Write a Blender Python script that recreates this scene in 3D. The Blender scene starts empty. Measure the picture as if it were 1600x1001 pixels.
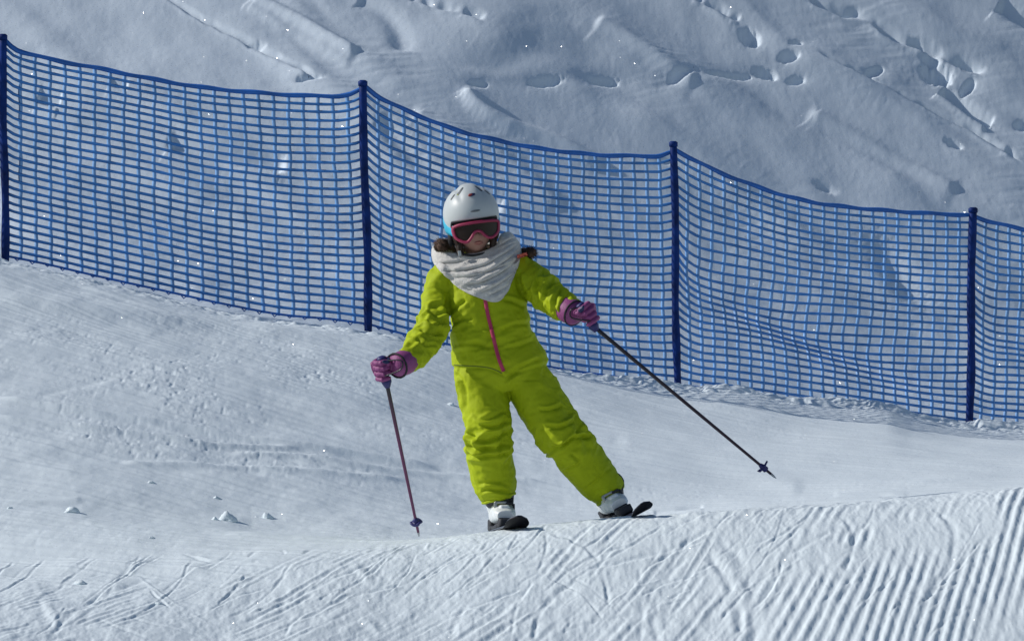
import bpy, bmesh, math, random
import numpy as np
from mathutils import Vector, Matrix
from mathutils.bvhtree import BVHTree
random.seed(7)
sc = bpy.context.scene
COL = sc.collection

# ------------------------------------------------------------------ camera
FPX, CX, CY = 6258.0, 800.0, 500.5            # focal length in photo pixels
cd = bpy.data.cameras.new('camera'); cam = bpy.data.objects.new('camera', cd); COL.objects.link(cam)
cd.sensor_width = 36.0; cd.lens = 36.0*FPX/1600.0; cd.clip_end = 600; cd.clip_start = 0.1
cam.location = (0, 0, 0); cam.rotation_euler = (math.radians(90), 0, 0)
sc.camera = cam
# ------------------------------------------------------------------ light
SUN_AZ = math.radians(-85)     # measured from +Y towards +X : sun stands to the left
SUN_EL = math.radians(32)
w = bpy.data.worlds.new("World"); sc.world = w; w.use_nodes = True
nt = w.node_tree; nt.nodes.clear()
sky = nt.nodes.new('ShaderNodeTexSky'); sky.sky_type = 'NISHITA'; sky.sun_disc = False
sky.sun_elevation = SUN_EL; sky.sun_rotation = SUN_AZ; sky.altitude = 1800; sky.air_density = 1.0; sky.dust_density = 0.4
bg = nt.nodes.new('ShaderNodeBackground'); bg.inputs[1].default_value = 0.085
wo = nt.nodes.new('ShaderNodeOutputWorld')
nt.links.new(sky.outputs[0], bg.inputs[0]); nt.links.new(bg.outputs[0], wo.inputs[0])
sl = bpy.data.lights.new('sun', 'SUN'); sl.energy = 3.6; sl.angle = math.radians(0.5); sl.color = (1.0, 0.965, 0.91)
so = bpy.data.objects.new('sun', sl); COL.objects.link(so)
SDIR = Vector((math.sin(SUN_AZ)*math.cos(SUN_EL), math.cos(SUN_AZ)*math.cos(SUN_EL), math.sin(SUN_EL)))
so.rotation_euler = SDIR.to_track_quat('Z', 'Y').to_euler(); so.location = (-20, 5, 20)
sc.view_settings.view_transform = 'Standard'; sc.view_settings.look = 'None'
sc.view_settings.exposure = -0.02; sc.view_settings.gamma = 1.0

# ------------------------------------------------------------------ helpers
def W(u, v, d):
    return Vector(((u-CX)/FPX*d, d, (CY-v)/FPX*d))
def tag(o, label=None, cat=None, group=None, kind=None):
    if label: o['label'] = label
    if cat: o['category'] = cat
    if group: o['group'] = group
    if kind: o['kind'] = kind
    return o
def empty(name, loc, label, cat, group=None):
    o = bpy.data.objects.new(name, None); COL.objects.link(o); o.location = loc; o.empty_display_size = .05
    return tag(o, label, cat, group)
def mesh_obj(name, verts, faces, mat=None, parent=None, smooth=True):
    m = bpy.data.meshes.new(name)
    m.from_pydata([tuple(v) for v in verts], [], faces); m.update()
    if smooth: m.polygons.foreach_set('use_smooth', [True]*len(m.polygons))
    return link(name, m, mat, parent)
def link(name, m, mat=None, parent=None):
    o = bpy.data.objects.new(name, m); COL.objects.link(o)
    if mat:
        m.materials.clear(); m.materials.append(mat)
    if parent:
        o.parent = parent
        root = parent
        p = Vector((0, 0, 0))
        while root: p += root.location; root = root.parent
        o.location = -p                       # meshes are written in world coordinates
        if parent.type == 'MESH': o.location = (0, 0, 0)
    return o

class MB:
    def __init__(s): s.v = []; s.f = []
    def add(s, v, f):
        n = len(s.v); s.v += [Vector(a) for a in v]; s.f += [tuple(i+n for i in q) for q in f]
    def tube(s, pts, rad, n=10, cap=True, flat=None):
        """round tube; rad number/list; flat=(ratio, axis): squash"""
        pts = [Vector(p) for p in pts]; k = len(pts)
        if not hasattr(rad, '__len__'): rad = [rad]*k
        ref = None; vs = []
        for i, p in enumerate(pts):
            t = (pts[min(i+1, k-1)]-pts[max(i-1, 0)]).normalized()
            if ref is None:
                ref = Vector((0, 0, 1)) if abs(t.z) < .9 else Vector((1, 0, 0))
            a = (ref - t*ref.dot(t)).normalized(); b = t.cross(a); ref = a
            for j in range(n):
                q = 2*math.pi*j/n
                vs.append(p + (a*math.cos(q) + b*math.sin(q))*rad[i])
        fs = [(i*n+j, i*n+(j+1) % n, (i+1)*n+(j+1) % n, (i+1)*n+j) for i in range(k-1) for j in range(n)]
        if cap: fs += [tuple(range(n-1, -1, -1)), tuple((k-1)*n+j for j in range(n))]
        s.add(vs, fs)
    def loft(s, secs, n=28, side=Vector((0, 1, 0)), power=2.0):
        """secs: (centre, half width, half depth). Ellipse square to the path."""
        k = len(secs); vs = []
        for i, (c, a, b) in enumerate(secs):
            c = Vector(c)
            t = (Vector(secs[min(i+1, k-1)][0]) - Vector(secs[max(i-1, 0)][0])).normalized()
            B = (side - t*side.dot(t)).normalized(); N = t.cross(B)
            for j in range(n):
                q = 2*math.pi*j/n; cq, sq = math.cos(q), math.sin(q)
                e = 2.0/power
                vs.append(c + N*a*math.copysign(abs(cq)**e, cq) + B*b*math.copysign(abs(sq)**e, sq))
        fs = [(i*n+j, i*n+(j+1) % n, (i+1)*n+(j+1) % n, (i+1)*n+j) for i in range(k-1) for j in range(n)]
        fs += [tuple(range(n-1, -1, -1)), tuple((k-1)*n+j for j in range(n))]
        s.add(vs, fs)
    def ball(s, c, r, n=16, mat=None):
        vs = []; fs = []
        r = r if hasattr(r, '__len__') else (r, r, r)
        m = n//2
        for i in range(m+1):
            th = math.pi*i/m
            for j in range(n):
                ph = 2*math.pi*j/n
                p = Vector((r[0]*math.sin(th)*math.cos(ph), r[1]*math.sin(th)*math.sin(ph), r[2]*math.cos(th)))
                if mat: p = mat @ p
                vs.append(Vector(c)+p)
        for i in range(m):
            for j in range(n):
                fs.append((i*n+j, (i+1)*n+j, (i+1)*n+(j+1) % n, i*n+(j+1) % n))
        s.add(vs, fs)
    def box(s, c, X, Y, Z, bev=0.15):
        """rounded-ish box: half axis vectors X, Y, Z ; chamfered"""
        c = Vector(c); k = 1-bev; pts = []
        bm = bmesh.new(); bmesh.ops.create_cube(bm, size=2)
        bmesh.ops.bevel(bm, geom=bm.edges[:], offset=bev, segments=2, affect='EDGES', profile=.6)
        bm.verts.index_update()
        pts = [c + X*v.co.x + Y*v.co.y + Z*v.co.z for v in bm.verts]
        fs = [tuple(v.index for v in f.verts) for f in bm.faces]; bm.free()
        s.add(pts, fs)
    def build(s, name, mat=None, parent=None, smooth=True):
        return mesh_obj(name, s.v, s.f, mat, parent, smooth)
    def remeshed(s, name, voxel, smooth_it=2, fac=.5):
        """voxel-merge everything collected into one continuous skin; returns a mesh"""
        o = s.build('tmp')
        md = o.modifiers.new('r', 'REMESH'); md.mode = 'VOXEL'; md.voxel_size = voxel; md.use_smooth_shade = True
        if smooth_it:
            ms = o.modifiers.new('s', 'SMOOTH'); ms.iterations = smooth_it; ms.factor = fac
        dg = bpy.context.evaluated_depsgraph_get(); dg.update()
        m = bpy.data.meshes.new_from_object(o.evaluated_get(dg)); m.name = name
        om = o.data; bpy.data.objects.remove(o); bpy.data.meshes.remove(om)
        m.polygons.foreach_set('use_smooth', [True]*len(m.polygons))
        return m

def get_co(m):
    a = np.empty(len(m.vertices)*3, np.float32); m.vertices.foreach_get('co', a); return a.reshape(-1, 3).astype(float)
def get_no(m):
    a = np.empty(len(m.vertices)*3, np.float32); m.vertices.foreach_get('normal', a); return a.reshape(-1, 3).astype(float)
def set_co(m, a):
    m.vertices.foreach_set('co', a.astype(np.float32).ravel()); m.update()

# numpy noise -------------------------------------------------------
def _h(i, j, k, seed):
    h = (i*374761393 + j*668265263 + k*1274126177 + seed*362437) & 0xffffffff
    h = ((h ^ (h >> 13))*1274126177) & 0xffffffff
    h = (h ^ (h >> 16)) & 0xffffffff
    return h/4294967295.0*2-1
def n2(x, y, seed=0):
    x = np.asarray(x, float); y = np.asarray(y, float)
    i = np.floor(x).astype(np.int64); j = np.floor(y).astype(np.int64)
    fx = x-i; fy = y-j
    fx = fx**3*(fx*(fx*6-15)+10); fy = fy**3*(fy*(fy*6-15)+10)
    a = _h(i, j, 0, seed); b = _h(i+1, j, 0, seed); c = _h(i, j+1, 0, seed); d = _h(i+1, j+1, 0, seed)
    return (a*(1-fx)+b*fx)*(1-fy) + (c*(1-fx)+d*fx)*fy
def n3(x, y, z, seed=0):
    i, j, k = [np.floor(a).astype(np.int64) for a in (x, y, z)]
    f = [x-i, y-j, z-k]; f = [a**3*(a*(a*6-15)+10) for a in f]
    r = 0
    for di in (0, 1):
        for dj in (0, 1):
            for dk in (0, 1):
                wgt = (f[0] if di else 1-f[0])*(f[1] if dj else 1-f[1])*(f[2] if dk else 1-f[2])
                r = r + wgt*_h(i+di, j+dj, k+dk, seed)
    return r
def fbm(x, y, seed=0, oc=4, gain=.5):
    r = 0; a = 1
    for o in range(oc):
        r = r + a*n2(x*2**o+13.7*o, y*2**o-7.3*o, seed+o); a *= gain
    return r
def sstep(a, b, x):
    t = np.clip((x-a)/(b-a), 0, 1); return t*t*(3-2*t)

# ------------------------------------------------------------------ materials
def mat(name, col, rough=.6, metal=0, spec=.5, noise=None, bump=None, sheen=0, coat=0):
    m = bpy.data.materials.new(name); m.use_nodes = True
    t = m.node_tree; b = t.nodes['Principled BSDF']
    b.inputs['Roughness'].default_value = rough; b.inputs['Metallic'].default_value = metal
    b.inputs['Specular IOR Level'].default_value = spec
    b.inputs['Base Color'].default_value = (*col, 1)
    if sheen: b.inputs['Sheen Weight'].default_value = sheen
    if coat: b.inputs['Coat Weight'].default_value = coat; b.inputs['Coat Roughness'].default_value = .15
    tc = t.nodes.new('ShaderNodeTexCoord')
    if noise:
        sc_, amt = noise
        n = t.nodes.new('ShaderNodeTexNoise'); n.inputs['Scale'].default_value = sc_; n.inputs['Detail'].default_value = 5
        t.links.new(tc.outputs['Object'], n.inputs['Vector'])
        r = t.nodes.new('ShaderNodeValToRGB')
        r.color_ramp.elements[0].position = .3; r.color_ramp.elements[1].position = .7
        r.color_ramp.elements[0].color = (*[c*(1-amt) for c in col], 1)
        r.color_ramp.elements[1].color = (*[min(1, c*(1+amt)) for c in col], 1)
        t.links.new(n.outputs[0], r.inputs[0]); t.links.new(r.outputs[0], b.inputs['Base Color'])
    if bump:
        sc_, st, dist = bump
        n = t.nodes.new('ShaderNodeTexNoise'); n.inputs['Scale'].default_value = sc_; n.inputs['Detail'].default_value = 6
        t.links.new(tc.outputs['Object'], n.inputs['Vector'])
        bp = t.nodes.new('ShaderNodeBump'); bp.inputs['Strength'].default_value = st; bp.inputs['Distance'].default_value = dist
        t.links.new(n.outputs[0], bp.inputs['Height']); t.links.new(bp.outputs[0], b.inputs['Normal'])
    return m

def snow_mat(name, col, fine, sparkle, cell, frac=.3):
    m = bpy.data.materials.new(name); m.use_nodes = True
    t = m.node_tree; b = t.nodes['Principled BSDF']; L = t.links.new
    geo = t.nodes.new('ShaderNodeNewGeometry')
    b.inputs['Roughness'].default_value = .75; b.inputs['Specular IOR Level'].default_value = .25
    n = t.nodes.new('ShaderNodeTexNoise'); n.inputs['Scale'].default_value = 2.2; n.inputs['Detail'].default_value = 8; n.inputs['Roughness'].default_value = .6
    L(geo.outputs['Position'], n.inputs['Vector'])
    r = t.nodes.new('ShaderNodeValToRGB')
    r.color_ramp.elements[0].position = .3; r.color_ramp.elements[1].position = .7
    r.color_ramp.elements[0].color = (*[c*.955 for c in col], 1); r.color_ramp.elements[1].color = (*col, 1)
    L(n.outputs[0], r.inputs[0]); L(r.outputs[0], b.inputs['Base Color'])
    # grain
    n1 = t.nodes.new('ShaderNodeTexNoise'); n1.inputs['Scale'].default_value = 60; n1.inputs['Detail'].default_value = 6; n1.inputs['Roughness'].default_value = .7
    L(geo.outputs['Position'], n1.inputs['Vector'])
    bp = t.nodes.new('ShaderNodeBump'); bp.inputs['Strength'].default_value = fine; bp.inputs['Distance'].default_value = .012
    L(n1.outputs[0], bp.inputs['Height']); L(bp.outputs[0], b.inputs['Normal'])
    # crystal facets: rare tiny mirrors with normals of their own
    v = t.nodes.new('ShaderNodeTexVoronoi'); v.inputs['Scale'].default_value = cell
    L(geo.outputs['Position'], v.inputs['Vector'])
    lt = t.nodes.new('ShaderNodeMath'); lt.operation = 'LESS_THAN'; lt.inputs[1].default_value = .42
    L(v.outputs['Distance'], lt.inputs[0])
    sub = t.nodes.new('ShaderNodeVectorMath'); sub.operation = 'SUBTRACT'; sub.inputs[1].default_value = (.5, .5, .5)
    L(v.outputs['Color'], sub.inputs[0])
    nrm = t.nodes.new('ShaderNodeVectorMath'); nrm.operation = 'MULTIPLY_ADD'
    nrm.inputs[1].default_value = (1.5, 1.5, 1.5); L(sub.outputs[0], nrm.inputs[0]); L(geo.outputs['Normal'], nrm.inputs[2])
    no = t.nodes.new('ShaderNodeVectorMath'); no.operation = 'NORMALIZE'; L(nrm.outputs[0], no.inputs[0])
    sx = t.nodes.new('ShaderNodeSeparateXYZ'); L(v.outputs['Color'], sx.inputs[0])
    gt = t.nodes.new('ShaderNodeMath'); gt.operation = 'LESS_THAN'; gt.inputs[1].default_value = frac; L(sx.outputs[0], gt.inputs[0])
    m2 = t.nodes.new('ShaderNodeMath'); m2.operation = 'MULTIPLY'; L(lt.outputs[0], m2.inputs[0]); L(gt.outputs[0], m2.inputs[1])
    mu = t.nodes.new('ShaderNodeMath'); mu.operation = 'MULTIPLY'; mu.inputs[1].default_value = sparkle; L(m2.outputs[0], mu.inputs[0])
    L(mu.outputs[0], b.inputs['Coat Weight']); b.inputs['Coat Roughness'].default_value = .09; b.inputs['Coat IOR'].default_value = 1.45
    L(no.outputs[0], b.inputs['Coat Normal'])
    return m
M = {}
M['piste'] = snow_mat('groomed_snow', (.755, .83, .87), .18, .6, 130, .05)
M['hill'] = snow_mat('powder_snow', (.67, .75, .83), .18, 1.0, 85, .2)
M['net'] = mat('blue_net_cord', (.05, .22, .58), .55, noise=(6, .25))
M['netv'] = mat('blue_net_cord_light', (.17, .35, .64), .55, noise=(6, .2))
M['band'] = mat('blue_edge_band', (.018, .13, .47), .6, noise=(8, .25))
M['post'] = mat('navy_plastic_post', (.003, .024, .14), .6, spec=.15, noise=(14, .5), bump=(40, .3, .004))
M['suit'] = mat('lime_nylon', (.37, .45, .006), .7, spec=.2, noise=(9, .06), bump=(260, .25, .0015))
M['zip'] = mat('pink_zip_tape', (.50, .035, .11), .6, bump=(500, .5, .001))
M['coral'] = mat('coral_stripe', (.55, .10, .07), .6)
M['seam'] = mat('dark_green_seam', (.10, .14, .008), .7)
M['skin'] = mat('skin', (.38, .20, .155), .55, noise=(30, .06))
M['lips'] = mat('lips', (.34, .10, .09), .45)
M['hair'] = mat('brown_hair', (.035, .018, .012), .6, noise=(60, .5))
M['fur'] = mat('dark_brown_fur', (.07, .035, .02), .85, noise=(50, .6))
M['shell'] = mat('white_helmet_paint', (.52, .555, .56), .42, spec=.35, noise=(5, .04))
M['dark'] = mat('black_foam', (.012, .012, .016), .7)
M['vent'] = mat('grey_vent', (.09, .10, .11), .6)
M['chrome'] = mat('silver_badge', (.16, .18, .19), .4, metal=.3)
M['pinkf'] = mat('pink_goggle_frame', (.33, .02, .075), .5)
M['lens'] = mat('dark_lens', (.030, .020, .018), .28, spec=.25)
M['strap'] = mat('turquoise_strap', (.03, .42, .62), .6, noise=(40, .15))
M['navy'] = mat('navy_patch', (.012, .02, .09), .55)
M['red'] = mat('red_badge', (.28, .03, .025), .5)
M['green'] = mat('lime_badge', (.35, .42, .05), .5)
M['scarf'] = mat('grey_wool', (.62, .60, .565), .95, noise=(70, .12), bump=(240, .8, .004), sheen=.3)
M['glove'] = mat('orchid_glove', (.25, .05, .18), .6, noise=(30, .12), bump=(150, .4, .003))
M['boot'] = mat('white_boot_shell', (.74, .76, .77), .32, noise=(25, .05))
M['bootd'] = mat('black_boot_liner', (.02, .02, .026), .6)
M['buckle'] = mat('aluminium_buckle', (.42, .42, .40), .35, metal=.7)
M['ski'] = mat('black_ski_base', (.004, .004, .006), .6, spec=.15)
M['skitop'] = mat('dark_ski_topsheet', (.03, .035, .06), .3)
M['steel'] = mat('steel_edge', (.35, .36, .38), .3, metal=1)
M['polep'] = mat('plum_pole', (.085, .018, .065), .35)
M['poled'] = mat('black_pole', (.012, .010, .018), .35)
M['polen'] = mat('indigo_plastic', (.020, .02, .13), .5)

# pole shaft: black paint running into plum further down (a paint fade along the object)
def shaft_mat(name, z0, z1, c0, c1):
    m = mat(name, c0, .32); t = m.node_tree; b = t.nodes['Principled BSDF']
    g = t.nodes.new('ShaderNodeNewGeometry'); s = t.nodes.new('ShaderNodeSeparateXYZ'); t.links.new(g.outputs['Position'], s.inputs[0])
    mr = t.nodes.new('ShaderNodeMapRange'); mr.inputs['From Min'].default_value = z0; mr.inputs['From Max'].default_value = z1
    t.links.new(s.outputs['Z'], mr.inputs['Value'])
    r = t.nodes.new('ShaderNodeValToRGB'); r.color_ramp.elements[0].color = (*c0, 1); r.color_ramp.elements[1].color = (*c1, 1)
    t.links.new(mr.outputs[0], r.inputs[0]); t.links.new(r.outputs[0], b.inputs['Base Color'])
    return m

# ================================================================== SNOW TERRAIN
FU = [-3000, 0, 572, 1055, 1517, 1970, 5000]
FD = [22.0, 22.0, 22.15, 23.15, 24.15, 25.1, 30]
def smooth_interp(u, xs, ys):
    """monotone cubic (pchip) over control points"""
    xs = np.array(xs, float); ys = np.array(ys, float)
    h = np.diff(xs); dl = np.diff(ys)/h
    m = np.zeros_like(ys); m[0] = dl[0]; m[-1] = dl[-1]
    for i in range(1, len(xs)-1):
        if dl[i-1]*dl[i] > 0:
            w1 = 2*h[i]+h[i-1]; w2 = h[i]+2*h[i-1]; m[i] = (w1+w2)/(w1/dl[i-1]+w2/dl[i])
    u = np.clip(u, xs[0], xs[-1]); i = np.clip(np.searchsorted(xs, u, side='right')-1, 0, len(xs)-2)
    t = (u-xs[i])/h[i]
    return ((2*t**3-3*t**2+1)*ys[i] + (t**3-2*t**2+t)*h[i]*m[i] + (-2*t**3+3*t**2)*ys[i+1] + (t**3-t**2)*h[i]*m[i+1])
def fence_d(u): return smooth_interp(u, FU, FD)
CR_U = [-1500, 0, 300, 500, 640, 780, 860, 965, 1050, 1200, 1300, 1450, 1600, 3000]
CR_V = [930, 872, 860, 850, 842, 828, 819, 809, 800, 785, 777, 769, 763, 740]
FB_U = [-1500, -400, 0, 150, 350, 577, 700, 860, 1060, 1170, 1250, 1330, 1385, 1430, 1510, 1600, 2000, 3200]
FB_V = [120, 310, 407, 438, 482, 514, 541, 571, 597, 607, 621, 627, 631, 645, 660, 668, 705, 800]
U5 = [-1500, 0, 500, 900, 1200, 1500, 3000]
def zz(v, d): return (CY-v)/FPX*d
def control(u):
    F = fence_d(u); one = np.ones_like(u)
    vc = smooth_interp(u, CR_U, CR_V); zc = zz(vc, 14.6)
    sl_ = np.interp(u, [-800, 0, 500, 900, 3000], [.10, .13, .23, .34, .38])
    zf = zz(smooth_interp(u, FB_U, FB_V), F)
    z4 = smooth_interp(u, U5, [-.70, -.74, -.845, -.865, -.79, -.70, -.6])
    z5 = smooth_interp(u, U5, [-.35, -.51, -.72, -.845, -.80, -.735, -.6])
    z6 = smooth_interp(u, U5, [.25, -.11, -.37, -.60, -.68, -.695, -.8])
    zh = zz(smooth_interp(u, [-1500, -400, 0, 350, 700, 1060, 1600, 3200], [120, 310, 407, 482, 545, 600, 672, 810]), F)
    kd = [4*one, 11*one, 13.75*one, 14.6*one, 15.7*one, 17.2*one, 19.5*one, F-.35, F+.05, F+1.5, F+3.2, F+14, 60*one, 180*one]
    zk = [zc-sl_*9-.5, zc-sl_*3.75-.05, zc-sl_*.76, zc, z4, z5, z6, zf-.012, zf-.01, zh-.45, zh-.36, (zh*.5-.09)-.36+5.3, zh*.3+18, zh*.3+70]
    return np.array(kd), np.array(zk)
SEG = [10, 240, 130, 60, 70, 100, 170, 26, 24, 50, 520, 60, 10]
PISTE_END = 8
def ucols():
    a = list(np.linspace(-1500, -60, 60, endpoint=False)) + list(np.arange(-60, 1660, 1.55)) + list(np.linspace(1662, 3100, 60))
    return np.array(a)
def pchip_rows(kd, zk, s0, s1):
    """rows across knots s0..s1 with pchip of z over d, independent per column"""
    h = np.diff(kd, axis=0); dl = np.diff(zk, axis=0)/h
    m = np.zeros_like(zk); m[0] = dl[0]; m[-1] = dl[-1]
    for i in range(1, len(kd)-1):
        ok = dl[i-1]*dl[i] > 0
        w1 = 2*h[i]+h[i-1]; w2 = h[i]+2*h[i-1]
        with np.errstate(divide='ignore', invalid='ignore'):
            v = (w1+w2)/(w1/dl[i-1]+w2/dl[i])
        m[i] = np.where(ok, v, 0)
        # a softer, non-flat tangent where terrain simply bends
    D, Z = [], []
    for i in range(s0, s1):
        n = SEG[i]; last = (i == s1-1)
        for t in np.linspace(0, 1, n+1)[:(n+1 if last else n)]:
            D.append(kd[i]+t*h[i])
            Z.append((2*t**3-3*t**2+1)*zk[i] + (t**3-2*t**2+t)*h[i]*m[i] + (-2*t**3+3*t**2)*zk[i+1] + (t**3-t**2)*h[i]*m[i+1])
    return np.array(D), np.array(Z)

def pl_dist(U, V, pts, aspect=1.0):
    """signed distance (px) to polyline in photo pixels, and the parameter along it 0..1"""
    pts = np.array(pts, float)
    # smooth the polyline
    best = np.full(U.shape, 1e9); sg = np.zeros(U.shape); par = np.zeros(U.shape)
    seglen = np.hypot(*(np.diff(pts, axis=0).T)); tot = seglen.sum(); acc = 0
    for i in range(len(pts)-1):
        ax, ay = pts[i]; bx, by = pts[i+1]
        dx, dy = bx-ax, by-ay; LL = dx*dx+dy*dy
        t = np.clip(((U-ax)*dx+(V-ay)*dy)/LL, 0, 1)
        ex = U-(ax+t*dx); ey = (V-(ay+t*dy))*aspect
        d = np.hypot(ex, ey); c = np.sign(dx*ey-dy*ex)
        k = d < best
        best = np.where(k, d, best); sg = np.where(k, c, sg); par = np.where(k, (acc+t*seglen[i])/tot, par)
        acc += seglen[i]
    return best, sg, par
def catmull(pts, n=8):
    p = [np.array(a, float) for a in pts]; p = [2*p[0]-p[1]] + p + [2*p[-1]-p[-2]]
    out = []
    for i in range(1, len(p)-2):
        for k in range(n):
            t = k/n
            out.append(.5*((2*p[i]) + (-p[i-1]+p[i+1])*t + (2*p[i-1]-5*p[i]+4*p[i+1]-p[i+2])*t*t + (-p[i-1]+3*p[i]-3*p[i+1]+p[i+2])*t**3))
    out.append(p[-2]); return out
def carve(Z, U, V, pts, width, depth, berm=.5, side=1, soft=True, asp=1.6, wob=0, seed=1, steady=False, mask=None):
    """ski or foot track: hollow along the line with a thrown-up berm on one side"""
    pts = catmull(pts, 6)
    x0, x1 = min(p[0] for p in pts)-width*5, max(p[0] for p in pts)+width*5
    y0, y1 = min(p[1] for p in pts)-width*5, max(p[1] for p in pts)+width*5
    k = (U > x0) & (U < x1) & (V > y0) & (V < y1)
    if not k.any(): return
    u, v = U[k], V[k]
    if wob: u = u+wob*n2(u/17., v/17., seed); v = v+wob*.6*n2(u/15., v/15., seed+5)
    d, s, t = pl_dist(u, v, pts, asp)
    tp = .38 if width > 20 else .08
    env = sstep(0, tp, t)*sstep(1, 1-tp, t)*(.85 if steady else .75+.5*n2(t*9, t*0+seed, seed+3))
    z = -depth*np.exp(-(d/width)**2) + berm*depth*np.exp(-((d*s*side-width*1.9)/(width*.9))**2)
    if mask is not None: env = env*mask[k]
    Z[k] += z*env

u = ucols(); KD, ZK = control(u)
def grid_mesh(name, D, Z, U, material, label):
    X = (U-CX)/FPX*D
    co = np.stack([X, D, Z], -1).reshape(-1, 3)
    R, C = D.shape
    idx = np.arange(R*C).reshape(R, C)
    q = np.stack([idx[:-1, :-1], idx[:-1, 1:], idx[1:, 1:], idx[1:, :-1]], -1).reshape(-1, 4)
    m = bpy.data.meshes.new(name)
    m.vertices.add(len(co)); m.vertices.foreach_set('co', co.astype(np.float32).ravel())
    m.loops.add(q.size); m.loops.foreach_set('vertex_index', q.astype(np.int32).ravel())
    m.polygons.add(len(q)); m.polygons.foreach_set('loop_start', np.arange(0, q.size, 4, dtype=np.int32))
    m.polygons.foreach_set('use_smooth', np.ones(len(q), bool))
    m.update(calc_edges=True); m.validate()
    return tag(link(name, m, material), label, None, None, 'structure')

# ---------------- piste
Dp, Zp = pchip_rows(KD, ZK, 0, PISTE_END)
Up = np.broadcast_to(u, Dp.shape).copy(); Xp = (Up-CX)/FPX*Dp
Vp = CY - Zp/Dp*FPX                        # where the smooth ground would sit in the photograph's pixels
_l = sstep(750, 250, Up); fg = np.clip((14.95-.3*_l-Dp)/(.45+.75*_l), 0, 1); fg = fg*fg*(3-2*fg); bgm = 1-fg
inner = 1-sstep(fence_d(Up)-1.2, fence_d(Up)-.2, Dp)
rel = np.zeros_like(Zp)
rel += .018*fbm(Xp*.9, Dp*.7, 3, 3)*sstep(4, 10, Dp)
rel += .0030*fbm(Xp*7, Dp*3, 11, 4, .5)*(.35+.65*sstep(1100,700,Up))
# choppy broken crust on the left and middle of the run, and a band behind the crest
crust = np.exp(-((Vp-(560+.13*Up))/75)**2)*sstep(900, 300, Up) + .8*np.exp(-((Vp-(660+.10*Up))/45)**2)*sstep(800, 100, Up)
crust += .55*np.exp(-((Vp-800)/30)**2)*sstep(950, 1100, Up) + .25
crust *= bgm
ch = fbm(Xp*52, Dp*20, 21, 3, .6)
patch = np.clip(.5+.9*fbm(Xp*2.2, Dp*1.2, 31, 3), 0, 1.3)
rel += crust*patch*(.0010*ch - .0048*np.clip(n2(Xp*44, Dp*15, 41)-.45, 0, 1)*1.6)
# fine lengthwise wear along the run (skis have polished it)
rel += bgm*.0032*n2(Xp*1.2-Dp*.4, (Dp+Xp*.55)*16, 51) * np.clip(.6+n2(Xp*.8, Dp, 53), 0, 1)
rel += bgm*.0027*n2(Xp*2.0, (Dp+Xp*.62)*34, 55)
# corduroy of the groomer on the near slope
ph = (Xp - np.interp(Up, [600, 1350], [.50, .25])*(Dp-14.6) + .008*n2(Xp*1.1, Dp*1.1, 61))/.0410
tri = np.abs((ph % 1)*2-1)
cord = sstep(.12, .88, tri)-.5
mk = .16+.84*sstep(1000, 1230, Up + 90*n2(Xp*3, Dp*2, 62) + .35*(Vp-880))
pt = np.clip(.25+1.7*(fbm(Xp*3.2-.7*Dp, Dp*2.2, 63, 4)+.12), 0, 1)
full = sstep(1040, 1260, Up+60*n2(Xp*3, Dp*2, 65))
pt2 = np.clip(pt*(1-full)+full*np.clip(.72+1.5*fbm(Xp*3.6-.9*Dp, Dp*2.2, 66, 3), 0, 1), 0, 1)
dash = sstep(.05, .5, n2(ph*.93, Dp*3.4, 64))
left_part = sstep(.25, .75, pt)*dash*.65
topfade = sstep(14.75, 14.35, Dp+.15*n2(Xp*6,Dp*2,60))
rel += fg*.0068*cord*topfade*np.clip(np.where(full > 0, mk*pt2*full, 0) + (1-full)*left_part, 0, 1)
rel += fg*.0018*fbm(Xp*34, Dp*12, 67, 3, .6)
rel += fg*.0035*fbm((Xp-.45*Dp)*22, Dp*1.5, 68, 3)*np.clip(.5+fbm(Xp*2, Dp*2, 69, 2), 0, 1)
Zp += rel
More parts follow.
